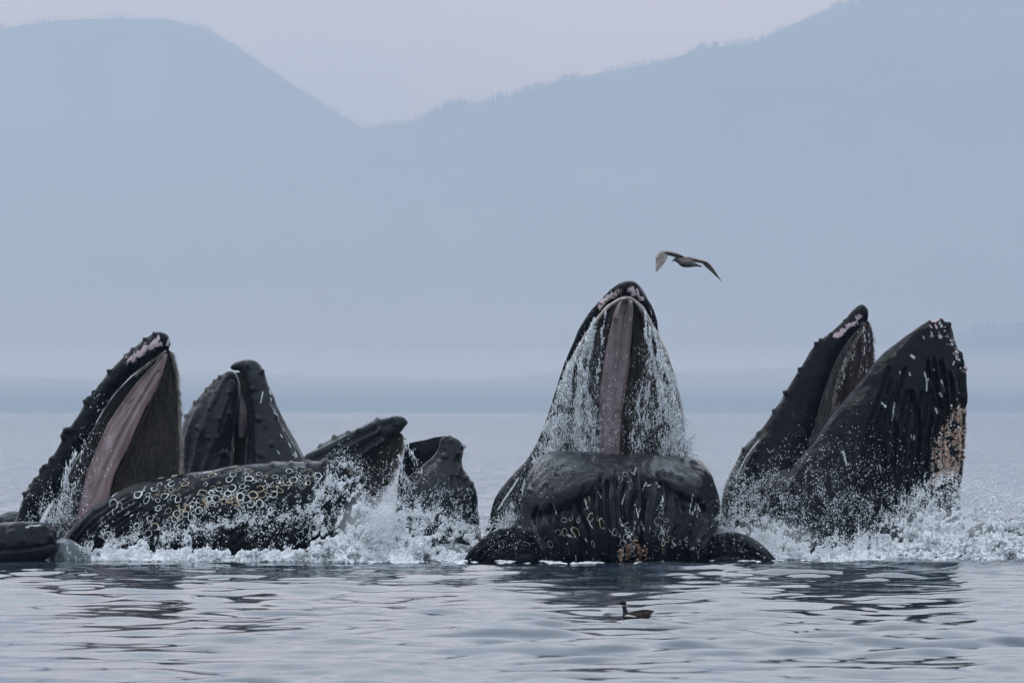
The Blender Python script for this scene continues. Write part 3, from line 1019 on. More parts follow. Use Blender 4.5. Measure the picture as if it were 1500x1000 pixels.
d_br_r = [(1022, 800), (1018, 740), (1013, 690), (1008, 650), (1002, 611), (993, 572), (984, 536), (970, 500), (950, 462), (934, 444)]
d_br = Shell('baleen', d_br_l, d_br_r, 82.0, 0.40, 0.6, 1.0, 2.3, wd, M_BALEEN, grooves=[(q, 2.0, .04) for q in lerp_lines(d_br_l, d_br_r, 12, 0.12, 8)], seed=35)
edge = [(d_bl.pos[i, j], d_bl.nrm[i, j]) for i in range(d_bl.pos.shape[0] // 2, d_bl.pos.shape[0] - 3) for j in (0, 1, 2)]
hairs('baleen_fringe', edge, 900, 0.07, 0.0035, (0.25, -0.1, -0.9), wd, M_HAIR, 9)
edge = [(d_br.pos[i, j], d_br.nrm[i, j]) for i in range(d_br.pos.shape[0] // 2, d_br.pos.shape[0] - 3) for j in (d_br.nf - 2, d_br.nf - 1, d_br.nf)]
hairs('baleen_fringe', edge, 900, 0.07, 0.0035, (-0.1, -0.1, -0.9), wd, M_HAIR, 10)
# pale gum line under the lip
gum = [(829, 545), (850, 505), (872, 471), (889, 451), (903, 441), (914, 437), (922, 436), (933, 443), (945, 458), (957, 480), (968, 500), (980, 528)]
gp = cr_spline(np.array(gum, float), 70)
V = []
for k, (gx, gy) in enumerate(gp):
    t_ = gp[min(k + 1, 69)] - gp[max(k - 1, 0)]
    t_ = t_ / np.linalg.norm(t_)
    nx, ny = -t_[1], t_[0]
    wdt = 2.6 + 1.2 * math.sin(k * 0.9) * 0.3
    for a in range(6):
        an = a * math.pi / 3
        p = P(gx + nx * wdt * math.cos(an), gy + ny * wdt * math.cos(an), 81.4)
        V.append((p.x, p.y - 0.05 * math.sin(an), p.z))
link('gum', mesh_np('gum', np.array(V), grid_faces(70, 6, True)), wd, mat_plain('pale_gum', (0.22, 0.18, 0.16), 0.5, (0.40, 0.34, 0.30), 14, 0.2))

# lower jaw and pleated pouch
j_l = [(793, 661), (781, 680), (772, 702), (766, 729), (762, 755), (761, 780), (762, 805), (764, 835), (768, 850)]
j_r = [(1026, 667), (1034, 677), (1042, 702), (1053, 732), (1054, 752), (1050, 775), (1044, 800), (1040, 835), (1038, 850)]
# columns run across, so sweep from the left edge to the right edge instead: top edge and bottom edge
j_top = [(761, 775), (762, 752), (765, 730), (770, 710), (777, 692), (786, 675), (798, 665), (816, 661), (845, 660), (876, 662), (905, 664), (925, 664), (945, 662), (960, 665), (985, 668), (1006, 667), (1020, 670), (1031, 680), (1041, 697), (1049, 718), (1054, 740), (1053, 760)]
j_bot = [(762, 776), (763, 800), (766, 825), (772, 848), (783, 860), (798, 866), (818, 870), (848, 872), (876, 873), (905, 873), (925, 873), (945, 873), (960, 872), (985, 870), (1008, 866), (1022, 860), (1034, 848), (1044, 825), (1050, 800), (1053, 762)]


def arc(x):                                     # lower edge of the smooth lip band
    return 742 - 44 * np.exp(-((x - 925) / 75.0) ** 2) - 8 * np.cos((x - 925) / 60.0)


def j_bulge(px, py):
    b = 0.08 * np.clip(1 - np.abs((py - (arc(px) - 24)) / 30.0) ** 2, 0, 1)          # lip band stands out
    b = b + 0.26 * np.exp(-((px - 935) / 32.0) ** 2 - ((py - 690) / 26.0) ** 2)      # chin knob
    b = b - 0.09 * np.exp(-((py - arc(px) - 9) / 9.0) ** 2)                          # crease under it
    b = b + 0.20 * np.exp(-((px - 925) / 60.0) ** 2 - ((py - 800) / 60.0) ** 2)
    return b


g_d = []
r = RS(51)
for k in range(23):
    t_ = k / 22
    x0 = 780 + 266 * t_ + r.uniform(-4, 4)
    x1 = 912 + (x0 - 912) * 0.84 + r.uniform(-5, 5)
    y0 = float(arc(np.array(x0 * 0.93 + 925 * 0.07))) + r.uniform(-14, 16)
    sg = 1 if x0 < 912 else -1
    am = r.uniform(1, 4.5) * sg
    g_d.append((cr_spline(np.array([(x0 + am * .8, y0), (x0 - am * 0.5, y0 + 18), (x0 * .6 + x1 * .4 - am, y0 + 38), (x1 + am * .4, y0 + 62), (x1 + am, 835)], float), 12), r.uniform(2.0, 3.0), r.uniform(.05, .10)))
scd = []
for k in range(40):
    x = r.uniform(800, 1030) if k % 3 else r.normal(925, 30)
    y = r.uniform(708, 812); l_ = r.uniform(5, 24)
    y = max(y, float(arc(np.array(x))) - 6)
    an = math.pi / 2 + (x - 925) * 0.004 + r.normal(0, 0.25)
    scd.append(([(x, y), (x + l_ * .5 * math.cos(an) + r.uniform(-1.5, 1.5), y + l_ * .5 * math.sin(an)), (x + l_ * math.cos(an), y + l_ * math.sin(an))], r.uniform(0.7, 1.3)))
scd += [([(938, 709), (944, 703), (950, 706)], 1.3), ([(957, 704), (965, 709)], 1.3), ([(922, 690), (928, 684)], 1.6), ([(912, 712), (907, 730)], 1.6), ([(1010, 722), (1006, 748)], 1.2), ([(1018, 730), (1012, 750)], 1.2)]
tb = [(871, 672, 4.5, .08), (811, 692, 4, .07), (895, 668, 6, .05), (1035, 676, 5, .08), (1014, 677, 5, .07), (1000, 673, 4, .04), (980, 690, 5, .05), (800, 706, 5, .05), (850, 664, 4, .04), (920, 675, 7, .05), (955, 672, 6, .06), (970, 690, 6, .05), (905, 684, 5, .04), (994, 697, 5, .04), (776, 716, 4, .04), (1040, 712, 5, .04), (878, 690, 6, .03), (835, 690, 8, .03)]
d_lo = Shell('lower_jaw', j_top, j_bot, 80.2, lambda u: (1.75 * np.sin(np.clip(u, 0.001, 0.999) * math.pi) ** 0.62)[:, ] + 0.15, 1.0, 0.95, 1.75, wd, M_LIP, tub=tb, grooves=g_d, scars=scd, bulge=j_bulge, rough=(0.016, 6.0), seed=36, dmax=2.1,
             pale=[])
r = RS(61)
placed = []
spots = [(913, 694, 3.5), (907, 699, 3), (919, 703, 3), (877, 760, 5), (871, 753, 3), (839, 775, 5), (858, 727, 4), (866, 790, 3), (812, 777, 4)]
for k in range(80):
    if k % 3 == 0: q = (r.normal(918, 8), r.uniform(755, 808))
    elif k % 3 == 1: q = (r.normal(962, 9), r.uniform(735, 805))
    else: q = (r.uniform(800, 1015), r.uniform(745, 812))
    spots.append((q[0], q[1], r.uniform(2.0, 4.4)))
for q0, q1, s_ in spots:
    if any((q0 - a) ** 2 + (q1 - b) ** 2 < (0.9 * (s_ + c)) ** 2 for a, b, c in placed): continue
    p, nn, d_ = d_lo.at(q0, q1)
    placed.append((q0, q1, s_))
    put_on(ring_mesh(r.randint(10), M_BARN_T if r.uniform() < 0.2 else M_BARN_G), 'barnacle', p, nn, s_ * 0.01, wd, math.pi / 2 + r.normal(0, .3), r.uniform(1.1, 1.7), 0.004)
crust('barnacle_crust', d_lo, [(905, 812), (920, 800), (934, 790), (934, 812), (918, 816)], 9, 170, 0.022, wd, mat_plain('rust_brown_barnacle_crust', (0.16, 0.08, 0.045), 0.8, (0.36, 0.22, 0.14), 9), 8)
crust('barnacle_crust', d_lo, [(912, 760), (918, 785), (915, 806)], 8, 80, 0.014, wd, M_BARN_W, 9)
# pleated folds of the throat spreading at the waterline
f_lt = [(676, 828), (684, 812), (698, 796), (718, 779), (745, 770), (772, 775), (795, 788), (822, 801), (846, 814), (862, 824)]
f_lb = [(678, 834), (692, 842), (706, 848), (726, 850), (748, 852), (772, 852), (795, 850), (822, 846), (846, 840), (864, 830)]
gf = [(q, 2.2, .085) for q in lerp_lines([(684, 822), (705, 794), (735, 777), (775, 781), (815, 800)], [(740, 825), (755, 812), (780, 806), (815, 812), (850, 825)], 6)]
Shell('throat_fold', f_lt, f_lb, 79.2, 0.9, 0.9, 0.9, 1.6, wd, M_LIP, grooves=gf, rough=(0.015, 5.0), seed=41,
      tub=[(705, 790, 4, .03), (718, 781, 4, .03), (733, 775, 4, .03), (750, 772, 4, .03), (768, 777, 4, .03)], dmax=0.55)
f_rt = [(1000, 826), (1012, 812), (1027, 800), (1040, 787), (1058, 780), (1082, 780), (1105, 788), (1122, 801), (1134, 815), (1140, 826)]
f_rb = [(1002, 830), (1014, 838), (1030, 844), (1045, 848), (1060, 850), (1082, 850), (1100, 848), (1116, 844), (1130, 838), (1142, 830)]
gf = [(q, 2.2, .085) for q in lerp_lines([(1020, 806), (1050, 788), (1085, 786), (1120, 806)], [(1010, 822), (1045, 812), (1080, 812), (1110, 824)], 4)]
gf += [([(1042, 790), (1050, 800), (1048, 812)], 2.2, .04), ([(1062, 783), (1070, 796), (1068, 812)], 2.2, .04), ([(1085, 783), (1092, 800)], 2.0, .03)]
Shell('throat_fold', f_rt, f_rb, 79.3, 0.9, 0.9, 0.9, 1.6, wd, M_LIP, grooves=gf, rough=(0.015, 5.0), seed=42, dmax=0.5)

# ---- fifth whale: on the right, big crusted lower jaw
we = whale(1250, 82, 'black whale on the right with tan barnacle crust along its tall lower jaw')
e_l = [(1040, 850), (1048, 800), (1055, 750), (1060, 712), (1073, 683), (1088, 657), (1117, 628), (1134, 601), (1151, 573), (1171, 541), (1196, 504), (1216, 487), (1237, 467), (1252, 451), (1263, 446), (1270, 452), (1271, 462)]
e_r = [(1200, 850), (1200, 800), (1200, 750), (1199, 712), (1200, 683), (1201, 657), (1203, 628), (1208, 601), (1215, 573), (1223, 545), (1233, 520), (1243, 502), (1253, 488), (1261, 478), (1265, 472), (1270, 468), (1272, 463)]
e_up = Shell('upper_jaw', e_l, e_r, 82.6, 0.75, 1.0, 1.0, 2.2, we, M_BLACK,
             tub=[(1088, 657, 5, .05), (1133, 601, 4, .06), (1150, 575, 4.5, .09), (1172, 541, 4, .07), (1170, 549, 3, .05), (1197, 505, 4, .08), (1202, 498, 3, .06), (1216, 489, 3, .03), (1236, 468, 3, .03), (1110, 634, 5, .04)],
             pale=[([(1224, 491), (1238, 482), (1250, 473), (1257, 465)], 5.5)], ridges=[([(1075, 730), (1095, 680), (1118, 645)], 4, .05), ([(1085, 720), (1105, 680)], 3, .04)],
             scars=[([(1075, 700), (1092, 668), (1112, 645)], 1.4)], rough=(0.02, 4.0), seed=51)
e_bl_l = [(1150, 800), (1165, 720), (1180, 660), (1195, 610), (1205, 575), (1217, 545), (1230, 518), (1244, 496), (1256, 483), (1267, 471)]
e_bl_r = [(1210, 800), (1215, 720), (1218, 660), (1218, 615), (1222, 590), (1228, 560), (1238, 532), (1249, 508), (1260, 490), (1270, 470)]
e_bl = Shell('baleen', e_bl_l, e_bl_r, 82.3, 0.6, 0.8, 1.0, 2.2, we, M_BALEEN_GREY, grooves=[(q, 1.8, .03) for q in lerp_lines(e_bl_l, e_bl_r, 7, 0.1, 9)], seed=52)
e_br_l = [(1210, 800), (1212, 700), (1216, 620), (1222, 585), (1232, 550), (1246, 515), (1258, 490), (1270, 471)]
e_br_r = [(1300, 800), (1296, 700), (1288, 620), (1283, 565), (1282, 530), (1281, 505), (1279, 485), (1273, 470)]
e_br = Shell('baleen', e_br_l, e_br_r, 82.8, 0.3, 0.5, 1.0, 2.2, we, mat_baleen('dark_red_baleen', (0.016, 0.010, 0.012), (0.055, 0.036, 0.040), (0.08, 0.055, 0.055)),
             grooves=[(q, 1.8, .03) for q in lerp_lines(e_br_l, e_br_r, 9, 0.12, 10)], seed=53)
pts = [(e_br.pos[i, j], e_br.nrm[i, j]) for i in range(4, e_br.pos.shape[0] - 2) for j in range(e_br.nf - 4, e_br.nf + 2)]
hairs('baleen_fringe', pts, 900, 0.06, 0.003, (0.15, 0, -0.9), we, M_HAIR_DARK, 11)
pts = [(e_bl.pos[i, j], e_bl.nrm[i, j]) for i in range(4, e_bl.pos.shape[0] - 2) for j in range(e_bl.nf - 4, e_bl.nf + 2)]
hairs('baleen_fringe', pts, 1100, 0.07, 0.0035, (0.3, -0.1, -0.9), we, M_HAIR, 12)
q_l = [(1085, 860), (1095, 815), (1112, 770), (1136, 726), (1156, 690), (1185, 650), (1216, 606), (1246, 572), (1283, 530), (1311, 504), (1336, 486), (1359, 472), (1374, 467)]
q_r = [(1412, 860), (1411, 815), (1409, 770), (1408, 720), (1409, 680), (1410, 645), (1413, 605), (1415, 578), (1412, 545), (1404, 517), (1396, 496), (1391, 478), (1378, 467)]
g_e = []
r = RS(71)
for (x0, y0, x1, y1, wv, dp) in [(1358, 528, 1364, 560, 2.4, .08), (1366, 526, 1376, 600, 2.6, .10), (1378, 530, 1384, 612, 2.4, .08), (1356, 545, 1368, 600, 2.4, .06), (1388, 545, 1392, 600, 2.2, .06),
                                 (1333, 575, 1344, 640, 3.0, .12), (1344, 640, 1332, 720, 2.6, .10), (1302, 610, 1308, 650, 2.4, .08), (1285, 630, 1291, 690, 2.8, .12), (1291, 690, 1278, 720, 2.6, .1),
                                 (1322, 650, 1320, 700, 2.4, .07), (1305, 655, 1303, 720, 2.6, .08), (1362, 610, 1352, 690, 2.6, .07), (1345, 690, 1340, 740, 2.4, .05), (1310, 560, 1318, 600, 2.2, .04), (1400, 520, 1407, 590, 2.2, .04)]:
    xm, ym = (x0 + x1) / 2 + r.uniform(-4, 4), (y0 + y1) / 2
    g_e.append((cr_spline(np.array([(x0, y0), (xm, ym), (x1, y1)], float), 8), wv * 1.0, dp * 0.75))
g_e += [(q, 2.6, 0.055) for q in lerp_lines([(1300, 540), (1270, 620), (1245, 720), (1235, 790)], [(1404, 540), (1404, 620), (1400, 700), (1398, 780)], 13, 0.25, 6)]
sce = []
for k in range(14):
    x = r.uniform(1290, 1400); y = r.uniform(500, 740); l_ = r.uniform(2, 9)
    if x < 1374 - (y - 467) * 1.1: continue
    sce.append(([(x, y), (x + r.uniform(-2, 2), y + l_)], r.uniform(0.7, 1.5)))
sce += [([(1352, 545), (1355, 560), (1354, 572)], 1.8), ([(1377, 556), (1382, 568), (1380, 575)], 1.6), ([(1368, 598), (1370, 604)], 2.6), ([(1289, 590), (1294, 596)], 2.2), ([(1307, 590), (1303, 615)], 1.6), ([(1232, 660), (1236, 680)], 1.8), ([(1284, 680), (1287, 690)], 2), ([(1334, 522), (1337, 524)], 2.5)]
e_lo = Shell('lower_jaw', q_l, q_r, 81.2, 0.55, 0.8, 0.95, 1.8, we, M_BLACK, grooves=g_e, ridges=[(np.array(q)[:, :2] + [4.5, 0], 2.4, 0.03) for q, _, _ in g_e[:16]], scars=sce, rough=(0.03, 3.5), seed=54, dmax=1.3,
             tub=[(1362, 474, 4, .05), (1378, 470, 4, .06), (1389, 476, 4, .06), (1391, 500, 4, .06), (1403, 517, 4, .05), (1411, 540, 4, .06), (1366, 490, 4, .04), (1376, 488, 4, .04), (1358, 482, 4, .04)],
             pale=[([(1365, 471), (1372, 469)], 3.2), ([(1376, 468), (1384, 471)], 2.2), ([(1362, 477), (1363, 479)], 2.8), ([(1363, 487), (1364, 492)], 2.8), ([(1374, 488), (1377, 494)], 3.2), ([(1387, 504), (1391, 505)], 3.0), ([(1370, 476), (1371, 481)], 2.2), ([(1400, 522), (1401, 526)], 2.6), ([(1410, 537), (1411, 541)], 3.2), ([(1352, 494), (1353, 496)], 2.2), ([(1333, 521), (1336, 523)], 2.0), ([(1399, 515), (1400, 518)], 2.2)])
crust('barnacle_crust', e_lo, [(1402, 598), (1398, 620), (1390, 640), (1380, 650), (1375, 672), (1372, 700), (1385, 690), (1398, 680), (1404, 650), (1404, 620)], 15, 1500, 0.019, we, M_CRUST, 12)
crust('barnacle_crust', e_lo, [(1397, 600), (1385, 645), (1378, 690), (1395, 700)], 15, 130, 0.013, we, M_BARN_W, 13)
crust('barnacle_crust', e_lo, [(1376, 472), (1390, 500), (1402, 520), (1411, 545)], 4, 50, 0.012, we, M_BARN_W, 14)
Shell('mouth_lining', [(1130, 800), (1150, 700), (1180, 630), (1205, 570), (1228, 515), (1250, 482), (1266, 465)], [(1270, 800), (1270, 700), (1270, 620), (1270, 560), (1270, 520), (1271, 490), (1271, 466)], 83.1, 0.3, 0.6, 1.0, 3, we, M_BLACK, seed=56)
# mass of the throat behind the splash, at the foot of the jaws
Shell('throat', [(1046, 860), (1052, 800), (1066, 752), (1090, 720), (1130, 690), (1190, 680)], [(1440, 860), (1420, 800), (1408, 760), (1400, 720), (1380, 690), (1330, 680)], 81.6, 0.5, 0.9, 1.0, 3, we, M_BLACK, rough=(0.03, 4.0), seed=55, dmax=1.2)

# ---- loose backs and snouts breaking the surface
wf = whale(30, 79, 'blunt dark snout of a whale just above the surface at the left edge')
Shell('snout', [(-160, 830), (-120, 800), (-60, 776), (0, 765), (30, 764), (56, 765), (73, 768), (81, 776), (84, 787)],
      [(-150, 850), (-110, 850), (-60, 846), (0, 838), (30, 832), (55, 824), (72, 815), (81, 804), (84, 792)], 79.0, 1.0, 1.0, 0.9, 2.0, wf, M_DARK,
      tub=[(20, 778, 5, .05), (48, 775, 5, .06), (66, 772, 5, .05), (38, 790, 5, .05), (8, 795, 5, .04), (62, 795, 5, .04), (74, 785, 4, .04)], grooves=[([(0, 806), (40, 803), (80, 796)], 2.2, .03)],
      scars=[([(40, 772), (60, 770)], 1.4)], rough=(0.03, 4.0), seed=61)
wg = whale(2, 84, 'low dark back showing behind the jaw at the left edge')
Shell('back', [(-180, 830), (-100, 790), (-40, 762), (0, 752), (15, 747), (26, 746), (34, 752), (44, 775)], [(-170, 850), (-100, 850), (-40, 850), (0, 850), (15, 845), (26, 835), (36, 815), (46, 785)], 83.6, 0.9, 0.9, 1.0, 3.0, wg, M_DARK,
      rough=(0.04, 4.0), seed=62)
whh = whale(1455, 82, 'dark back of a whale breaking through white water at the right edge')
Shell('back', [(1395, 830), (1402, 800), (1420, 778), (1445, 764), (1480, 757), (1520, 760), (1580, 780), (1640, 815)], [(1400, 850), (1415, 855), (1430, 860), (1450, 862), (1480, 864), (1520, 862), (1580, 855), (1640, 830)], 82.0, 0.8, 0.9, 1.0, 3.0, whh, M_BLACK,
      rough=(0.05, 4.0), seed=63)

# ------------------------------------------------------------------ white water
def mat_foam():
    t = NT('white_foam')
    c = t.mix(t.ramp(t.noise(3.5, 5, 0.65), [(0.35, 0.0), (0.65, 1.0)]), (0.52, 0.54, 0.56), (0.80, 0.80, 0.81))
    t.l(c, t.b.inputs['Base Color'])
    t.b.inputs['Roughness'].default_value = 0.45
    t.b.inputs['Subsurface Weight'].default_value = 0.35
    t.b.inputs['Subsurface Radius'].default_value = (0.05, 0.055, 0.06)
    t.b.inputs['Subsurface Scale'].default_value = 1.0
    return t.m


M_FOAM = mat_foam()
M_DROP = mat_plain('water_drops', (0.62, 0.64, 0.66), 0.15, coat=0.5)
OCT_V = np.array([(1, 0, 0), (-1, 0, 0), (0, 1, 0), (0, -1, 0), (0, 0, 1), (0, 0, -1)], float)
OCT_F = np.array([(0, 2, 4), (2, 1, 4), (1, 3, 4), (3, 0, 4), (2, 0, 5), (1, 2, 5), (3, 1, 5), (0, 3, 5)])


def rot_to(d):
    """(n,3) directions -> (n,3,3) frames whose z is the direction"""
    d = d / np.linalg.norm(d, axis=1, keepdims=True)
    a = np.where(np.abs(d[:, 2:3]) > 0.9, [[1.0, 0, 0]], [[0, 0, 1.0]])
    x = np.cross(a, d); x /= np.linalg.norm(x, axis=1, keepdims=True)
    y = np.cross(d, x)
    return np.stack([x, y, d], -1)


def drops(name, pos, size, mat, label=None, direction=None, elong=1.0, parent=None, seed=1, lumpy=0.15, shape='oct'):
    r = RS(seed)
    bv, bf = (OCT_V, OCT_F) if shape == 'oct' else ICO
    n = len(pos)
    pos = np.asarray(pos); size = np.asarray(size)
    el = np.ones(n) * elong * r.uniform(0.7, 1.4, n) if np.isscalar(elong) else elong
    if direction is None:
        direction = r.normal(0, 1, (n, 3))
    direction = np.asarray(direction) + r.normal(0, 0.25, (n, 3))
    R = rot_to(direction)
    v = bv[None] * size[:, None, None] * (1 + r.normal(0, lumpy, (n, len(bv), 1)))
    v[..., 2] *= el[:, None]
    v[..., :2] /= np.sqrt(np.maximum(el, 1))[:, None, None] ** 0.6
    v = np.einsum('nij,nkj->nki', R, v) + pos[:, None, :]
    f = bf[None] + (np.arange(n) * len(bv))[:, None, None]
    me = mesh_np(name, v.reshape(-1, 3), f.reshape(-1, 3))
    o = link(name, me, parent, mat)
    if parent is None:
        tag(o, label, 'spray' if 'spray' in name else 'water', kind='stuff')
    else:
        o['kind'] = 'stuff'
    return o


def px2w(px, py, Y):
    return np.stack([(px - 750) / F * Y, Y, CAM_H + (HOR - py) / F * Y], -1)


def ridged(p, seed):
    return 1 - np.abs(fbm(p, 3, seed))


def white_water(name, label, top, base, Yf, n_lump, n_drop, seed, spike=14.0, hole=0.25, thick=0.9, holes=(), lump=(0.9, 3.3), above=18.0):
    """churned white water standing in a band between a ragged top line and the waterline: overlapping froth lumps and flung drops"""
    r = RS(seed)
    top = np.array(top, float)
    x0, x1 = top[0, 0], top[-1, 0]

    def T(x):
        s = np.interp(x, top[:, 0], top[:, 1])
        q = ridged(np.stack([x * 0.045, x * 0, x * 0 + seed], -1), seed) ** 5
        q2 = ridged(np.stack([x * 0.16, x * 0, x * 0 + seed], -1), seed + 1) ** 5
        return s - spike * (q + 0.6 * q2 - 0.45)

    def field(px, py):
        p = np.stack([px * 0.055 + 0.02 * py, py * 0.045, px * 0 + seed * 3.1], -1)
        wv = fbm(p * 0.7, 2, seed + 7)
        p = p + wv[:, None] * 0.8
        return ridged(p, seed + 2) - 0.75 + 0.35 * fbm(p * 3.1, 2, seed + 3)

    def hol(px, py):
        h = np.zeros_like(px)
        for hx, hy, rx, ry, s in holes:
            h += s * np.exp(-((px - hx) / rx) ** 2 - ((py - hy) / ry) ** 2)
        return h
    px = r.uniform(x0, x1, n_lump * 4)
    t_ = T(px)
    v = r.uniform(0, 1, len(px)) ** 0.8
    py = t_ + (base + 2 - t_) * v
    edge = np.clip(np.minimum(px - x0, x1 - px) / 25.0, 0, 1)
    p_ok = (field(px, py) + v * 0.75 - hole - hol(px, py)) * 3.0
    ok = r.uniform(0, 1, len(px)) < np.clip(p_ok, 0, 1) * edge
    px, py, v = px[ok][:n_lump], py[ok][:n_lump], v[ok][:n_lump]
    sz = (lump[0] + (lump[1] - lump[0]) * r.uniform(0, 1, len(px)) ** 2.2) * (0.55 + 0.6 * v)
    Yd = Yf - thick * 0.5 * v * r.uniform(0.3, 1.0, len(px)) + thick * 0.4 * (1 - v) - 0.25 * fbm(np.stack([px * 0.05, py * 0.05, px * 0], -1), 3, seed + 9)
    pos = px2w(px, py, Yd)
    big = sz > 1.7
    flow = np.stack([(px - (x0 + x1) / 2) * 0.006 + fbm(np.stack([px * 0.03, py * 0.03, px * 0], -1), 2, seed) * 2.0, px * 0, 1.0 + 0 * px], -1) + r.normal(0, 0.35, (len(px), 3))
    drops(name, pos[big], sz[big] * Yf / F, M_FOAM, label, flow[big], 1.5, seed=seed, lumpy=0.28, shape='ico')
    drops(name, pos[~big], sz[~big] * Yf / F, M_FOAM, 'finer froth of the ' + label, flow[~big], 2.0, seed=seed + 1, lumpy=0.2)
    # flung drops round and above it
    px = r.uniform(x0 - 6, x1 + 6, n_drop * 4)
    t_ = T(px)
    hgt = r.exponential(above, len(px))
    dn = r.uniform(0, 1, len(px)) < 0.55
    py = np.where(dn, t_ + r.uniform(0, 1, len(px)) * (base - t_), t_ - hgt + 4)
    p_ok = field(px, py) * 1.6 + 0.45 - np.where(dn, 0.0, 0.010 * hgt) - hol(px, py) * 0.4
    ok = r.uniform(0, 1, len(px)) < np.clip(p_ok, 0, 1) * np.clip(np.minimum(px - x0 + 6, x1 + 6 - px) / 18.0, 0, 1)
    px, py = px[ok][:n_drop], py[ok][:n_drop]
    hh = np.maximum(0, T(px) - py)
    sz = (0.28 + 0.95 * r.uniform(0, 1, len(px)) ** 3.5) * np.clip(1.1 - hh / 90.0, 0.5, 1)
    Yd = Yf + r.normal(-0.1, thick * 0.4, len(px))
    cxm = (x0 + x1) / 2
    dirn = np.stack([(px - cxm) * 0.004 + r.normal(0, .5, len(px)), px * 0, np.ones_like(px)], -1)
    drops('spray', px2w(px, py, Yd), sz * Yf / F, M_DROP, 'drops flung up from the ' + label, dirn, 1.5, seed=seed + 50)


def spray(label, blobs, Y, n, seed, size=(0.35, 1.1), direction=(0, 0, 1), elong=1.3, parent=None, clump=0.6):
    """loose drops in soft clouds: (px, py, rx, ry, weight)"""
    r = RS(seed)
    w_ = np.array([b[4] for b in blobs], float); w_ /= w_.sum()
    k = r.choice(len(blobs), n * 3, p=w_)
    b = np.array(blobs, float)[k]
    px = b[:, 0] + r.normal(0, 1, len(k)) * b[:, 2]
    py = b[:, 1] + r.normal(0, 1, len(k)) * b[:, 3]
    f_ = ridged(np.stack([px * 0.06, py * 0.035, px * 0 + seed], -1), seed) - 0.8 + 0.4 * fbm(np.stack([px * 0.2, py * 0.15, px * 0], -1), 2, seed + 4)
    ok = (r.uniform(0, 1, len(k)) < np.clip(0.5 + clump * 2.5 * f_, 0.03, 1)) & (py < 822)
    px, py = px[ok][:n], py[ok][:n]
    sz = size[0] + (size[1] - size[0]) * r.uniform(0, 1, len(px)) ** 3
    Yd = (Y(px, py) if callable(Y) else Y) + r.normal(0, 0.15, len(px))
    return drops('spray', px2w(px, py, Yd), sz * 80.0 / F, M_DROP, label, np.tile(np.array(direction, float), (len(px), 1)), elong, seed=seed, parent=parent)


def streams(label, lines, Y, seed, parent=None, dens=3.2, size=(0.4, 1.5), name='falling_water'):
    """water running off the baleen: ragged strings of drops and short ropes; each line (polyline, start width, end width, weight)"""
    r = RS(seed)
    PXs, PYs, SZ, EL = [], [], [], []
    for poly, w0, w1, wt in lines:
        q = cr_spline(np.array(poly, float), 240)
        ln = np.hypot(*np.diff(q[:, :2], axis=0).T).sum()
        n = int(ln * dens * wt * (0.5 + (w0 + w1) / 8))
        t_ = r.uniform(0, 1, n)
        # lumps along the fall
        m = fbm(np.stack([t_ * ln * 0.06, t_ * 0 + seed, t_ * 0], -1), 3, seed) * 1.4 + 0.62
        t_ = t_[r.uniform(0, 1, n) < np.clip(m, 0.08, 1)]
        i = (t_ * 239).astype(int)
        wd_ = w0 + (w1 - w0) * t_
        mean = 0.6 * wd_ * fbm(np.stack([t_ * ln * 0.035, t_ * 0 + 5, t_ * 0 + seed], -1), 3, seed + 2) * 2
        PXs.append(q[i, 0] + mean + r.normal(0, 1, len(t_)) * wd_ * 0.42)
        PYs.append(q[i, 1] + r.normal(0, 2.0, len(t_)))
        SZ.append(size[0] + (size[1] - size[0]) * r.uniform(0, 1, len(t_)) ** 2.2)
        EL.append(np.where(r.uniform(0, 1, len(t_)) < 0.5, 3.0 + 5.0 * r.uniform(0, 1, len(t_)), 1.3 + 1.2 * r.uniform(0, 1, len(t_))))
        seed += 1
    px, py, sz, el = map(np.concatenate, (PXs, PYs, SZ, EL))
    Yd = (Y(px, py) if callable(Y) else Y) + r.normal(0, 0.06, len(px))
    dirn = np.stack([-(px - 905.0) * 0.0016 * (np.abs(px - 905) < 130), px * 0, -np.ones_like(px)], -1) * 2.4
    o = drops(name, px2w(px, py, Yd), sz * 80.0 / F, M_DROP, label, dirn, el, seed=seed, parent=parent)
    if parent is None: o['category'] = 'water'
    return o


# in front of the barnacled jaw
white_water('white_water', 'foaming wave along the barnacled lower jaw at the left',
            [(120, 806), (150, 797), (200, 789), (250, 779), (300, 769), (350, 765), (400, 758), (430, 752), (455, 745), (470, 735)],
            821, 79.25, 17000, 11000, 101, spike=10, hole=0.30, holes=[(390, 792, 60, 14, 1.1), (330, 796, 30, 10, .6), (440, 780, 20, 16, .8), (250, 800, 30, 8, .6)], thick=0.5, above=9)
white_water('white_water', 'tall white burst of water at the tip of the barnacled jaw',
            [(455, 748), (468, 722), (480, 706), (492, 700), (505, 703), (516, 712), (528, 722), (540, 742), (560, 752), (590, 758), (620, 764)],
            822, 79.2, 22000, 14000, 102, spike=16, hole=0.22, holes=[(483, 765, 9, 30, .9), (500, 735, 8, 14, .8), (520, 770, 5, 12, .5)], thick=0.8, above=14)
white_water('white_water', 'low churning foam between the small cupped jaw and the pleated throat fold',
            [(560, 768), (590, 748), (620, 756), (650, 764), (690, 772), (720, 774), (760, 770)],
            822, 79.9, 14000, 9000, 103, spike=12, hole=0.28, holes=[(665, 800, 22, 8, .9), (590, 806, 18, 6, .7)], thick=0.9, above=12)
white_water('white_water', 'white foam between the wide open mouth and the right hand whale',
            [(1035, 775), (1055, 756), (1080, 760), (1110, 762), (1150, 770), (1190, 785), (1230, 795)],
            822, 80.1, 15000, 9000, 104, spike=12, hole=0.20, holes=[(1180, 775, 20, 10, .4)], thick=0.9, above=12)
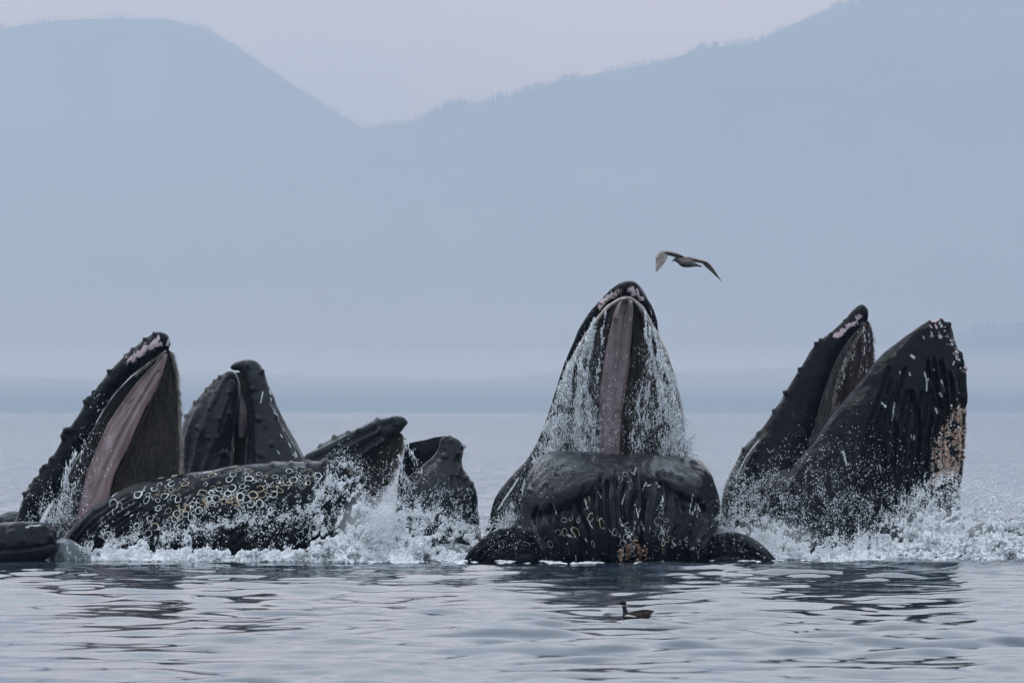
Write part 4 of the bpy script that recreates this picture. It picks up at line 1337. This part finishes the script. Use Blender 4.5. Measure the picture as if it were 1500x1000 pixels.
white_water('white_water', 'broken white wave at the foot of the tall crusted jaw on the right',
            [(1200, 806), (1240, 796), (1280, 784), (1310, 764), (1340, 736), (1360, 722), (1385, 712), (1410, 716), (1440, 724), (1470, 728), (1500, 734), (1560, 756), (1640, 800)],
            822, 79.6, 34000, 19000, 105, spike=20, hole=0.22, holes=[(1425, 772, 16, 9, .45), (1470, 778, 20, 8, .4), (1330, 790, 14, 12, .5), (1480, 755, 10, 8, .5)], thick=1.2, above=13)
# loose spray
spray('scattered drops in front of the gaping jaw in the left centre', [(545, 725, 26, 18, 2), (600, 745, 30, 22, 3), (640, 745, 28, 20, 2.4), (580, 715, 14, 25, 1.2), (670, 760, 20, 14, 1), (505, 690, 12, 16, 1.2), (522, 715, 10, 20, 1)],
      82.4, 5200, 201)
streams('thin threads of water falling from the fringe into the small cupped jaw', [([(592, 645), (600, 665), (606, 690), (610, 715)], 2, 5, .8), ([(597, 652), (606, 670), (614, 690)], 2, 4, .7), ([(586, 668), (592, 700), (596, 740)], 3, 8, .8), ([(600, 655), (612, 680), (618, 695)], 1.5, 3, .5)], 83.2, 210, dens=2.2)
spray('fine spray over the base of the pink mouthed jaw', [(80, 750, 20, 22, 3), (70, 775, 22, 14, 2), (100, 735, 14, 22, 1.4), (125, 700, 8, 40, .5), (150, 650, 10, 40, .4)], 81.6, 2600, 202)
streams('water running down inside the pink mouthed jaw', [([(112, 660), (98, 700), (88, 740), (78, 775)], 3, 12, .8), ([(128, 640), (112, 690), (100, 740)], 2, 9, .45)], 81.9, 220, dens=2.0)
spray('drops sprinkled over the flank of the tall crusted jaw on the right', [(1120, 735, 34, 26, 3), (1200, 740, 40, 26, 2.4), (1170, 700, 40, 30, 1.4), (1270, 745, 40, 18, 2), (1350, 740, 30, 16, 1), (1085, 720, 16, 26, 1.4), (1230, 680, 40, 30, .6), (1300, 700, 40, 40, .5)],
      79.9, 7000, 203, size=(0.3, 0.95))
streams('thin water dripping from the fringe of the right hand jaw', [([(1258, 487), (1252, 520), (1246, 560)], 2, 5, .35), ([(1266, 480), (1264, 520), (1260, 560)], 3, 5, .35), ([(1240, 515), (1234, 560), (1228, 600)], 2, 5, .35), ([(1274, 480), (1272, 510), (1270, 545)], 3, 4, .3)], 82.2, 230, dens=1.6, size=(0.3, 0.8))
spray('drops flying over the breaking wave at the right edge', [(1400, 728, 22, 12, 2), (1440, 738, 26, 12, 2.4), (1480, 742, 24, 12, 2), (1340, 745, 22, 14, 1.6), (1370, 722, 16, 12, 1)],
      79.4, 4200, 207, size=(0.3, 1.0))
# the great pour from the open mouth
LN = [([(872, 470), (858, 505), (850, 545), (846, 590), (850, 640), (862, 668)], 2.5, 9, 1.15), ([(874, 472), (862, 520), (852, 570), (840, 620), (836, 666)], 2, 10, .8),
      ([(889, 452), (882, 490), (880, 530), (870, 590), (868, 650)], 1.5, 6, .35), ([(850, 505), (838, 540), (828, 580), (818, 625), (806, 668)], 3, 13, .8),
      ([(836, 530), (822, 575), (810, 620), (798, 665)], 3, 14, .8), ([(824, 560), (810, 605), (796, 650), (782, 690), (762, 730), (742, 765)], 3, 11, .75), ([(868, 500), (858, 570), (866, 630), (874, 668)], 2, 9, .6),
      ([(946, 458), (948, 500), (950, 550), (946, 610), (938, 664)], 2, 9, .5), ([(958, 485), (966, 520), (970, 560), (982, 600), (990, 640), (996, 668)], 2.5, 12, 1.0), ([(965, 500), (978, 550), (990, 600), (1004, 640), (1012, 668)], 2.5, 13, .9),
      ([(950, 480), (958, 530), (964, 580), (968, 630), (972, 668)], 2.5, 11, .75), ([(975, 520), (990, 570), (1004, 620), (1020, 665)], 2, 12, .6), ([(940, 560), (932, 620), (926, 664)], 2, 7, .35), ([(843, 520), (836, 570), (834, 620), (828, 668)], 2, 12, .6)]
streams('white water pouring from both sides of the wide open mouth', LN, 81.15, 240, dens=4.2, size=(0.35, 1.15))
streams('thick white ropes of water falling from the upper lip of the open mouth', [LN[0], LN[3], (LN[4][0], 3, 9, .8), LN[8], (LN[9][0], 2.5, 9, .8)], 81.05, 260, dens=1.5, size=(0.7, 1.5))
spray('drops drifting inside the wide open mouth', [(850, 620, 22, 35, 3), (825, 640, 20, 24, 2.4), (930, 620, 14, 40, 1.6), (975, 610, 20, 40, 3), (1000, 645, 18, 20, 2), (868, 560, 12, 60, 1), (955, 540, 10, 40, 1), (905, 600, 30, 50, .6), (860, 640, 20, 24, 2)],
      81.0, 8500, 204, size=(0.3, 0.85), clump=0.45)
spray('mist of spray on both sides of the wide open mouth', [(1030, 655, 16, 22, 2), (1045, 680, 10, 26, 1.4), (1012, 620, 10, 26, 1), (770, 720, 14, 26, 2), (745, 750, 14, 18, 2), (785, 690, 10, 20, 1.2), (762, 760, 12, 14, 1.5), (1058, 740, 8, 30, 1)],
      80.9, 4200, 205, size=(0.22, 0.6), clump=0.2)
spray('drops clinging over the black pouch of the wide open mouth', [(800, 690, 20, 20, 1), (860, 790, 40, 14, 2), (930, 795, 50, 12, 2), (1000, 780, 30, 20, 1), (740, 795, 30, 12, 1.2), (1080, 800, 30, 8, .8)],
      lambda px, py: 78.55 + 0.0 * px, 900, 206, size=(0.3, 0.9))


# lace of foam lying on the water along the front of it all
def foam_line(label, x0, x1, y0, y1, n, seed, Yfun=None):
    r = RS(seed)
    px = r.uniform(x0, x1, n * 3)
    py = r.uniform(y0, y1, n * 3)
    f_ = ridged(np.stack([px * 0.02, py * 0.16, px * 0 + seed], -1), seed) - 0.78 + 0.5 * fbm(np.stack([px * 0.09, py * 0.4, px * 0], -1), 2, seed + 4)
    ok = r.uniform(0, 1, len(px)) < np.clip(0.25 + 3.0 * f_ - 0.6 * np.abs((py - (y0 + y1) / 2) / (y1 - y0)) * 2, 0, 1)
    px, py = px[ok][:n], py[ok][:n]
    Y = CAM_H * F / (py - HOR)
    sz = r.uniform(1.0, 3.4, len(px))
    pos = px2w(px, py, Y)
    bv, bf = ICO
    v = bv[None] * sz[:, None, None] * (80.0 / F) * np.array([1.6, 3.2, 0.40]) * (1 + r.normal(0, .25, (len(px), len(bv), 1))) + pos[:, None, :] + np.array([0, 0, 0.02])
    f = bf[None] + (np.arange(len(px)) * len(bv))[:, None, None]
    o = link('foam', mesh_np('foam', v.reshape(-1, 3), f.reshape(-1, 3)), None, M_FOAM)
    tag(o, label, 'foam', kind='stuff')


foam_line('lace of foam on the water along the left of the picture', 60, 560, 812, 823, 1900, 301)
foam_line('lace of foam on the water in the middle, before the pleated throat folds', 540, 1050, 814, 827, 1900, 302)
foam_line('lace of foam on the water at the right', 1020, 1640, 812, 824, 2300, 303)
foam_line('thin foam far between the whales', 560, 760, 776, 812, 1500, 304)

# smooth green bulge of water before the pink mouthed jaw
M_WAVE = NT('green_wave')
M_WAVE.l(M_WAVE.mix(M_WAVE.ramp(M_WAVE.noise(1.0, 6, 0.7, mapping=(9.0, 9.0, 3.0)), [(0.50, 0.0), (0.66, 0.85)]), (0.075, 0.090, 0.095), (0.6, 0.63, 0.64)), M_WAVE.b.inputs['Base Color'])
M_WAVE.b.inputs['Roughness'].default_value = 0.12
M_WAVE.b.inputs['IOR'].default_value = 1.33
M_WAVE.l(M_WAVE.bump(M_WAVE.noise(5.0, 5, 0.65), 0.7, 0.05), M_WAVE.b.inputs['Normal'])


def hump(label, L_, R_, Y, seed):
    s_ = Shell('wave', L_, R_, Y, 1.1, 1.2, 1.0, 2.0, None, M_WAVE.m, rough=(0.04, 4.0), seed=seed)
    tag(s_.o, label, 'wave', kind='structure')


hump('smooth green swell of water beside the blunt snout', [(68, 828), (78, 804), (88, 793), (102, 792), (118, 799), (135, 808), (150, 816), (162, 825)],
     [(70, 836), (82, 838), (92, 840), (104, 841), (118, 840), (134, 838), (150, 836), (164, 830)], 79.2, 5)
hump('low green swell in the foam at the centre left', [(540, 826), (560, 812), (590, 806), (630, 800), (665, 797), (700, 803), (730, 815), (750, 826)],
     [(545, 836), (560, 840), (590, 842), (630, 842), (665, 842), (700, 840), (730, 836), (752, 830)], 80.0, 6)
hump('low green swell under the white wave at the right', [(1150, 826), (1200, 812), (1260, 806), (1330, 800), (1400, 796), (1470, 794), (1540, 800), (1620, 815), (1660, 826)],
     [(1155, 836), (1200, 842), (1260, 846), (1330, 846), (1400, 846), (1470, 846), (1540, 844), (1620, 840), (1665, 830)], 80.5, 7)


# fine mist hanging in the splashes
def splash_mist(px, py, rx, rz, Y, dens, label):
    c = P(px, py, Y)
    mist_bank(c.x, c.y, c.z, rx * Y / F, 0.45, rz * Y / F, dens, label, (0.95, 0.97, 1.0))


splash_mist(535, 775, 50, 52, 79.0, 0.6, 'fine mist in the tall burst at the tip of the barnacled jaw')
splash_mist(1130, 790, 80, 32, 79.4, 0.5, 'fine mist over the foam between the two large whales')
splash_mist(1400, 775, 110, 36, 78.8, 0.4, 'fine mist over the breaking wave at the right edge')

# ------------------------------------------------------------------ the birds
def mat_feather(name, c0, c1, sc=18.0, rough=0.75):
    return mat_plain(name, c0, rough, c1, sc, bump=0.3, spec=0.12)


M_GREY = mat_feather('mottled_grey_feathers', (0.07, 0.05, 0.038), (0.36, 0.29, 0.25), 16)
M_PALEF = mat_feather('pale_grey_feathers', (0.30, 0.27, 0.27), (0.50, 0.46, 0.46), 12)
M_DARKF = mat_feather('dark_feathers', (0.035, 0.03, 0.035), (0.09, 0.075, 0.075), 12)
M_BLACKF = mat_feather('black_brown_feathers', (0.006, 0.006, 0.007), (0.016, 0.014, 0.014), 20)
M_BROWNF = mat_feather('brown_feathers', (0.022, 0.015, 0.012), (0.055, 0.038, 0.030), 22)
M_WHITEF = mat_feather('white_feathers', (0.5, 0.5, 0.5), (0.72, 0.71, 0.7), 22)
M_BILL = mat_plain('dark_bill', (0.02, 0.02, 0.022), 0.4)


def loft(name, rings, parent, mat, n=14, cap=True):
    """rings: (centre, radius a, radius b, axis direction); closed tapered body"""
    V = []
    for k, (c, ra, rb, dr) in enumerate(rings):
        c = Vector(c); d = Vector(dr).normalized()
        up = Vector((0, 0, 1)) if abs(d.z) < 0.9 else Vector((1, 0, 0))
        x = d.cross(up).normalized(); y = x.cross(d).normalized()
        for j in range(n):
            a = 2 * math.pi * j / n
            V.append(c + x * ra * math.cos(a) + y * rb * math.sin(a))
    bm = bmesh.new()
    vs = [bm.verts.new(v) for v in V]
    m = len(rings)
    for i in range(m - 1):
        for j in range(n):
            bm.faces.new((vs[i * n + j], vs[i * n + (j + 1) % n], vs[(i + 1) * n + (j + 1) % n], vs[(i + 1) * n + j]))
    bm.faces.new(vs[:n][::-1]); bm.faces.new(vs[-n:])
    bmesh.ops.recalc_face_normals(bm, faces=bm.faces)
    for f in bm.faces: f.smooth = True
    me = bpy.data.meshes.new(name)
    bm.to_mesh(me); bm.free()
    return link(name, me, parent, mat)


def feather(name, root, tip, width, parent, mat, side=(0, 0, 1), thick=0.004, curve=0.0):
    """one long feather: thin lens shaped blade, pointed and slightly cambered"""
    root, tip = Vector(root), Vector(tip)
    d = (tip - root); L_ = d.length; d.normalize()
    s = d.cross(Vector(side)).normalized()
    nrm = s.cross(d).normalized()
    V, n = [], 8
    for k in range(n):
        t_ = k / (n - 1)
        wv = width * (0.55 + 0.6 * t_) * (1 - t_ ** 5) + 0.0008
        c = root + d * L_ * t_ + nrm * curve * L_ * math.sin(t_ * math.pi)
        V += [c - s * wv, c + nrm * thick * (1 - 0.7 * t_), c + s * wv, c - nrm * thick * (1 - 0.7 * t_)]
    F_ = []
    for k in range(n - 1):
        for j in range(4):
            F_.append((4 * k + j, 4 * k + (j + 1) % 4, 4 * k + 4 + (j + 1) % 4, 4 * k + 4 + j))
    return link(name, mesh_np(name, np.array([v[:] for v in V]), np.array(F_)), parent, mat)


YG = 79.5


def G(px, py, dy=0.0):
    p = P(px, py, YG)
    return Vector((p.x, p.y + dy, p.z))


gull = empty('gull', G(1004, 383))
tag(gull, 'mottled grey brown gull in flight with arched wings above the open mouth', 'gull')
body = []
# head towards the left, tail to the right
for (px, py, ra, rb) in [(987.0, 379.5, .004, .004), (988, 379.3, .020, .022), (990, 379.6, .034, .036), (993, 380.3, .048, .045), (997, 382.2, .075, .062), (1002, 384.0, .090, .074),
                         (1008, 385.6, .085, .064), (1014, 386.8, .066, .046), (1019, 388, .042, .026), (1022, 388.6, .024, .014)]:
    body.append((G(px, py), ra, rb, (1, 0.15, -0.25)))
loft('body', body, gull, mat_feather('grey_brown_breast', (0.035, 0.032, 0.032), (0.17, 0.14, 0.13), 13))
loft('bill', [(G(988, 380.5), .011, .012, (-1, 0, -.6)), (G(986, 381.8), .009, .010, (-1, 0, -.6)), (G(984.8, 383), .003, .004, (-1, 0, -.9))], gull, M_BILL, 8)
for k, (dx, dz) in enumerate([(0, 0), (-0.4, -0.8), (0.3, 0.9), (0.6, 0.3), (-.8, -.3)]):
    feather('tail_feather', G(1018, 387.6 + dz * 0.6, 0.01 * k), G(1028 + dx, 389.4 + dz, 0.06 - 0.03 * k), 0.018, gull, M_PALEF, (0, 1, 0.3))


def wing_arm(name, pts, parent, mat, n=12):
    """arm of the wing: flattened tapered tube through points (px,py,dy,half width,half thickness)"""
    q = np.array(pts, float)
    s = cr_spline(q, 22)
    rings = []
    for k in range(22):
        a, b = s[max(k - 1, 0)], s[min(k + 1, 21)]
        pa, pb = G(a[0], a[1], a[2]), G(b[0], b[1], b[2])
        rings.append((G(s[k][0], s[k][1], s[k][2]), max(s[k][3], .002), max(s[k][4], .002), (pb - pa)))
    return loft(name, rings, parent, mat, n)


lw = [(1000, 376.5, 0.0, .05, .018), (993, 373.5, -.03, .055, .020), (984, 371.0, -.08, .055, .020), (975, 369.4, -.14, .050, .020), (968, 369.8, -.20, .040, .016), (963, 376, -.26, .030, .012), (960.5, 386, -.30, .020, .008), (960.5, 398, -.32, .006, .004)]
w1 = wing_arm('wing', lw, gull, M_GREY)
r = RS(5)
for k in range(12):                       # primaries hanging from the bent left wing
    t_ = k / 11
    a = G(967 - 4 * t_ + 9 * (1 - t_) * 0.9, 370.5 + 5 * t_, -.16 - .08 * t_)
    b = G(975.5 - 15 * t_, 381 + 19.5 * t_ ** 0.8, -.18 - .12 * t_)
    feather('flight_feather', a, b, 0.017, w1, M_PALEF if k % 2 else M_GREY, (0.1, 1, 0), 0.004)
for k in range(11):                       # secondaries along the inner left wing
    t_ = k / 10
    feather('flight_feather', G(977 + 20 * t_, 370.3 + 5 * t_, -.1 + .1 * t_), G(979 + 20 * t_, 374.2 + 4.2 * t_, .06 + .12 * t_), 0.022, w1, M_PALEF, (0.2, 0, 1), 0.004)
rw = [(1004, 378.0, .02, .055, .022), (1012, 378.6, .06, .060, .022), (1020, 380.0, .10, .055, .020), (1028, 382.2, .15, .050, .018), (1035, 384.0, .20, .040, .015), (1043, 391, .26, .028, .011), (1051, 401, .31, .016, .007), (1058, 411.5, .34, .004, .003)]
w2 = wing_arm('wing', rw, gull, M_GREY)
for k in range(12):
    t_ = k / 11
    a = G(1029 + 9 * t_, 383.6 + 4 * t_, .15 + .08 * t_)
    b = G(1037.5 + 20 * t_, 392.0 + 18.5 * t_, .14 + .14 * t_)
    feather('flight_feather', a, b, 0.015, w2, M_DARKF, (0.3, 1, 0.4), 0.004)
for k in range(9):
    t_ = k / 8
    feather('flight_feather', G(1009 + 20 * t_, 379.0 + 3.5 * t_, .05 + .1 * t_), G(1012 + 21 * t_, 382.5 + 3.0 * t_, .22 + .1 * t_), 0.02, w2, M_PALEF if k < 6 else M_DARKF, (0.2, 0, 1), 0.004)

# swimming bird with an upright dark neck
YM = CAM_H * F / (905.5 - HOR)
SC = YM / F


def Q(px, py, dy=0.0):
    p = P(px, py, YM)
    return Vector((p.x, p.y + dy, p.z))


mur = empty('seabird', Q(932, 905))
tag(mur, 'small dark seabird swimming left with raised neck and brown back', 'seabird')
bd = []
for (px, py, rv, rh) in [(911.5, 900.5, .5, .8), (912.5, 900.5, 4.2, 4.0), (916, 901.3, 6.0, 5.2), (922, 901.5, 6.0, 6.2), (930, 901.3, 7.2, 7.0), (938, 901.0, 8.0, 7.4), (946, 900.4, 7.6, 6.8), (951, 898.8, 6.0, 5.0), (955, 896.5, 3.4, 3.0), (958, 894.6, .8, 1.2)]:
    bd.append((Q(px, py), rh * SC, rv * SC, (1, 0, 0)))
loft('body', bd, mur, M_BROWNF, 18)
back = []
for (px, py, rv, rh) in [(917, 899.0, .4, 1), (921, 897.8, 2.0, 3.4), (930, 896.4, 2.6, 5.2), (940, 895.0, 3.0, 5.8), (948, 894.3, 2.4, 4.6), (954, 894.4, 1.6, 2.4), (958.5, 894.6, .4, .6)]:
    back.append((Q(px, py), rh * SC, rv * SC, (1, 0, 0)))
loft('back', back, mur, M_BLACKF, 14)
nk = []
for (px, py, rr) in [(917.5, 903, 4.6), (916.6, 898.5, 4.4), (915.6, 894.5, 3.5), (914.9, 890.5, 3.1), (914.0, 886.5, 3.2)]:
    nk.append((Q(px, py), rr * SC * 0.9, rr * SC, (-0.12, 0, 1)))
loft('neck', nk, mur, M_BLACKF, 14)
hd = []
for (px, py, rr) in [(917.6, 883.6, .6), (916.8, 883.2, 2.4), (915, 882.8, 3.4), (912.5, 882.7, 3.6), (910, 882.6, 3.1), (908.2, 882.5, 2.0), (907.2, 882.4, 1.1)]:
    hd.append((Q(px, py), rr * SC * 0.8, rr * SC, (-1, 0, 0)))
head = loft('head', hd, mur, M_BLACKF, 14)
loft('bill', [(Q(908.6, 882.7), 1.4 * SC, 1.9 * SC, (-1, 0, 0)), (Q(904.0, 882.2), 1.1 * SC, 1.5 * SC, (-1, 0, 0)), (Q(898.0, 881.6), .3 * SC, .45 * SC, (-1, 0, 0))], mur, M_BILL, 8)
loft('flank_patch', [(Q(914.5, 901.5, -4.4 * SC), .3 * SC, .6 * SC, (1, 0, 0)), (Q(919, 900.8, -5.2 * SC), 1.2 * SC, 1.6 * SC, (1, 0, 0)), (Q(926, 901.6, -6.0 * SC), 1.2 * SC, 1.2 * SC, (1, 0, 0)), (Q(933, 902.6, -6.6 * SC), .3 * SC, .3 * SC, (1, 0, 0))], mur, M_WHITEF, 8)
loft('rump', [(Q(947, 903.2), 4.5 * SC, 2.0 * SC, (1, 0, .6)), (Q(953, 899.5), 3.8 * SC, 1.8 * SC, (1, 0, .6)), (Q(958.5, 895.6), 1.2 * SC, .8 * SC, (1, 0, .6))], mur, M_WHITEF, 10)
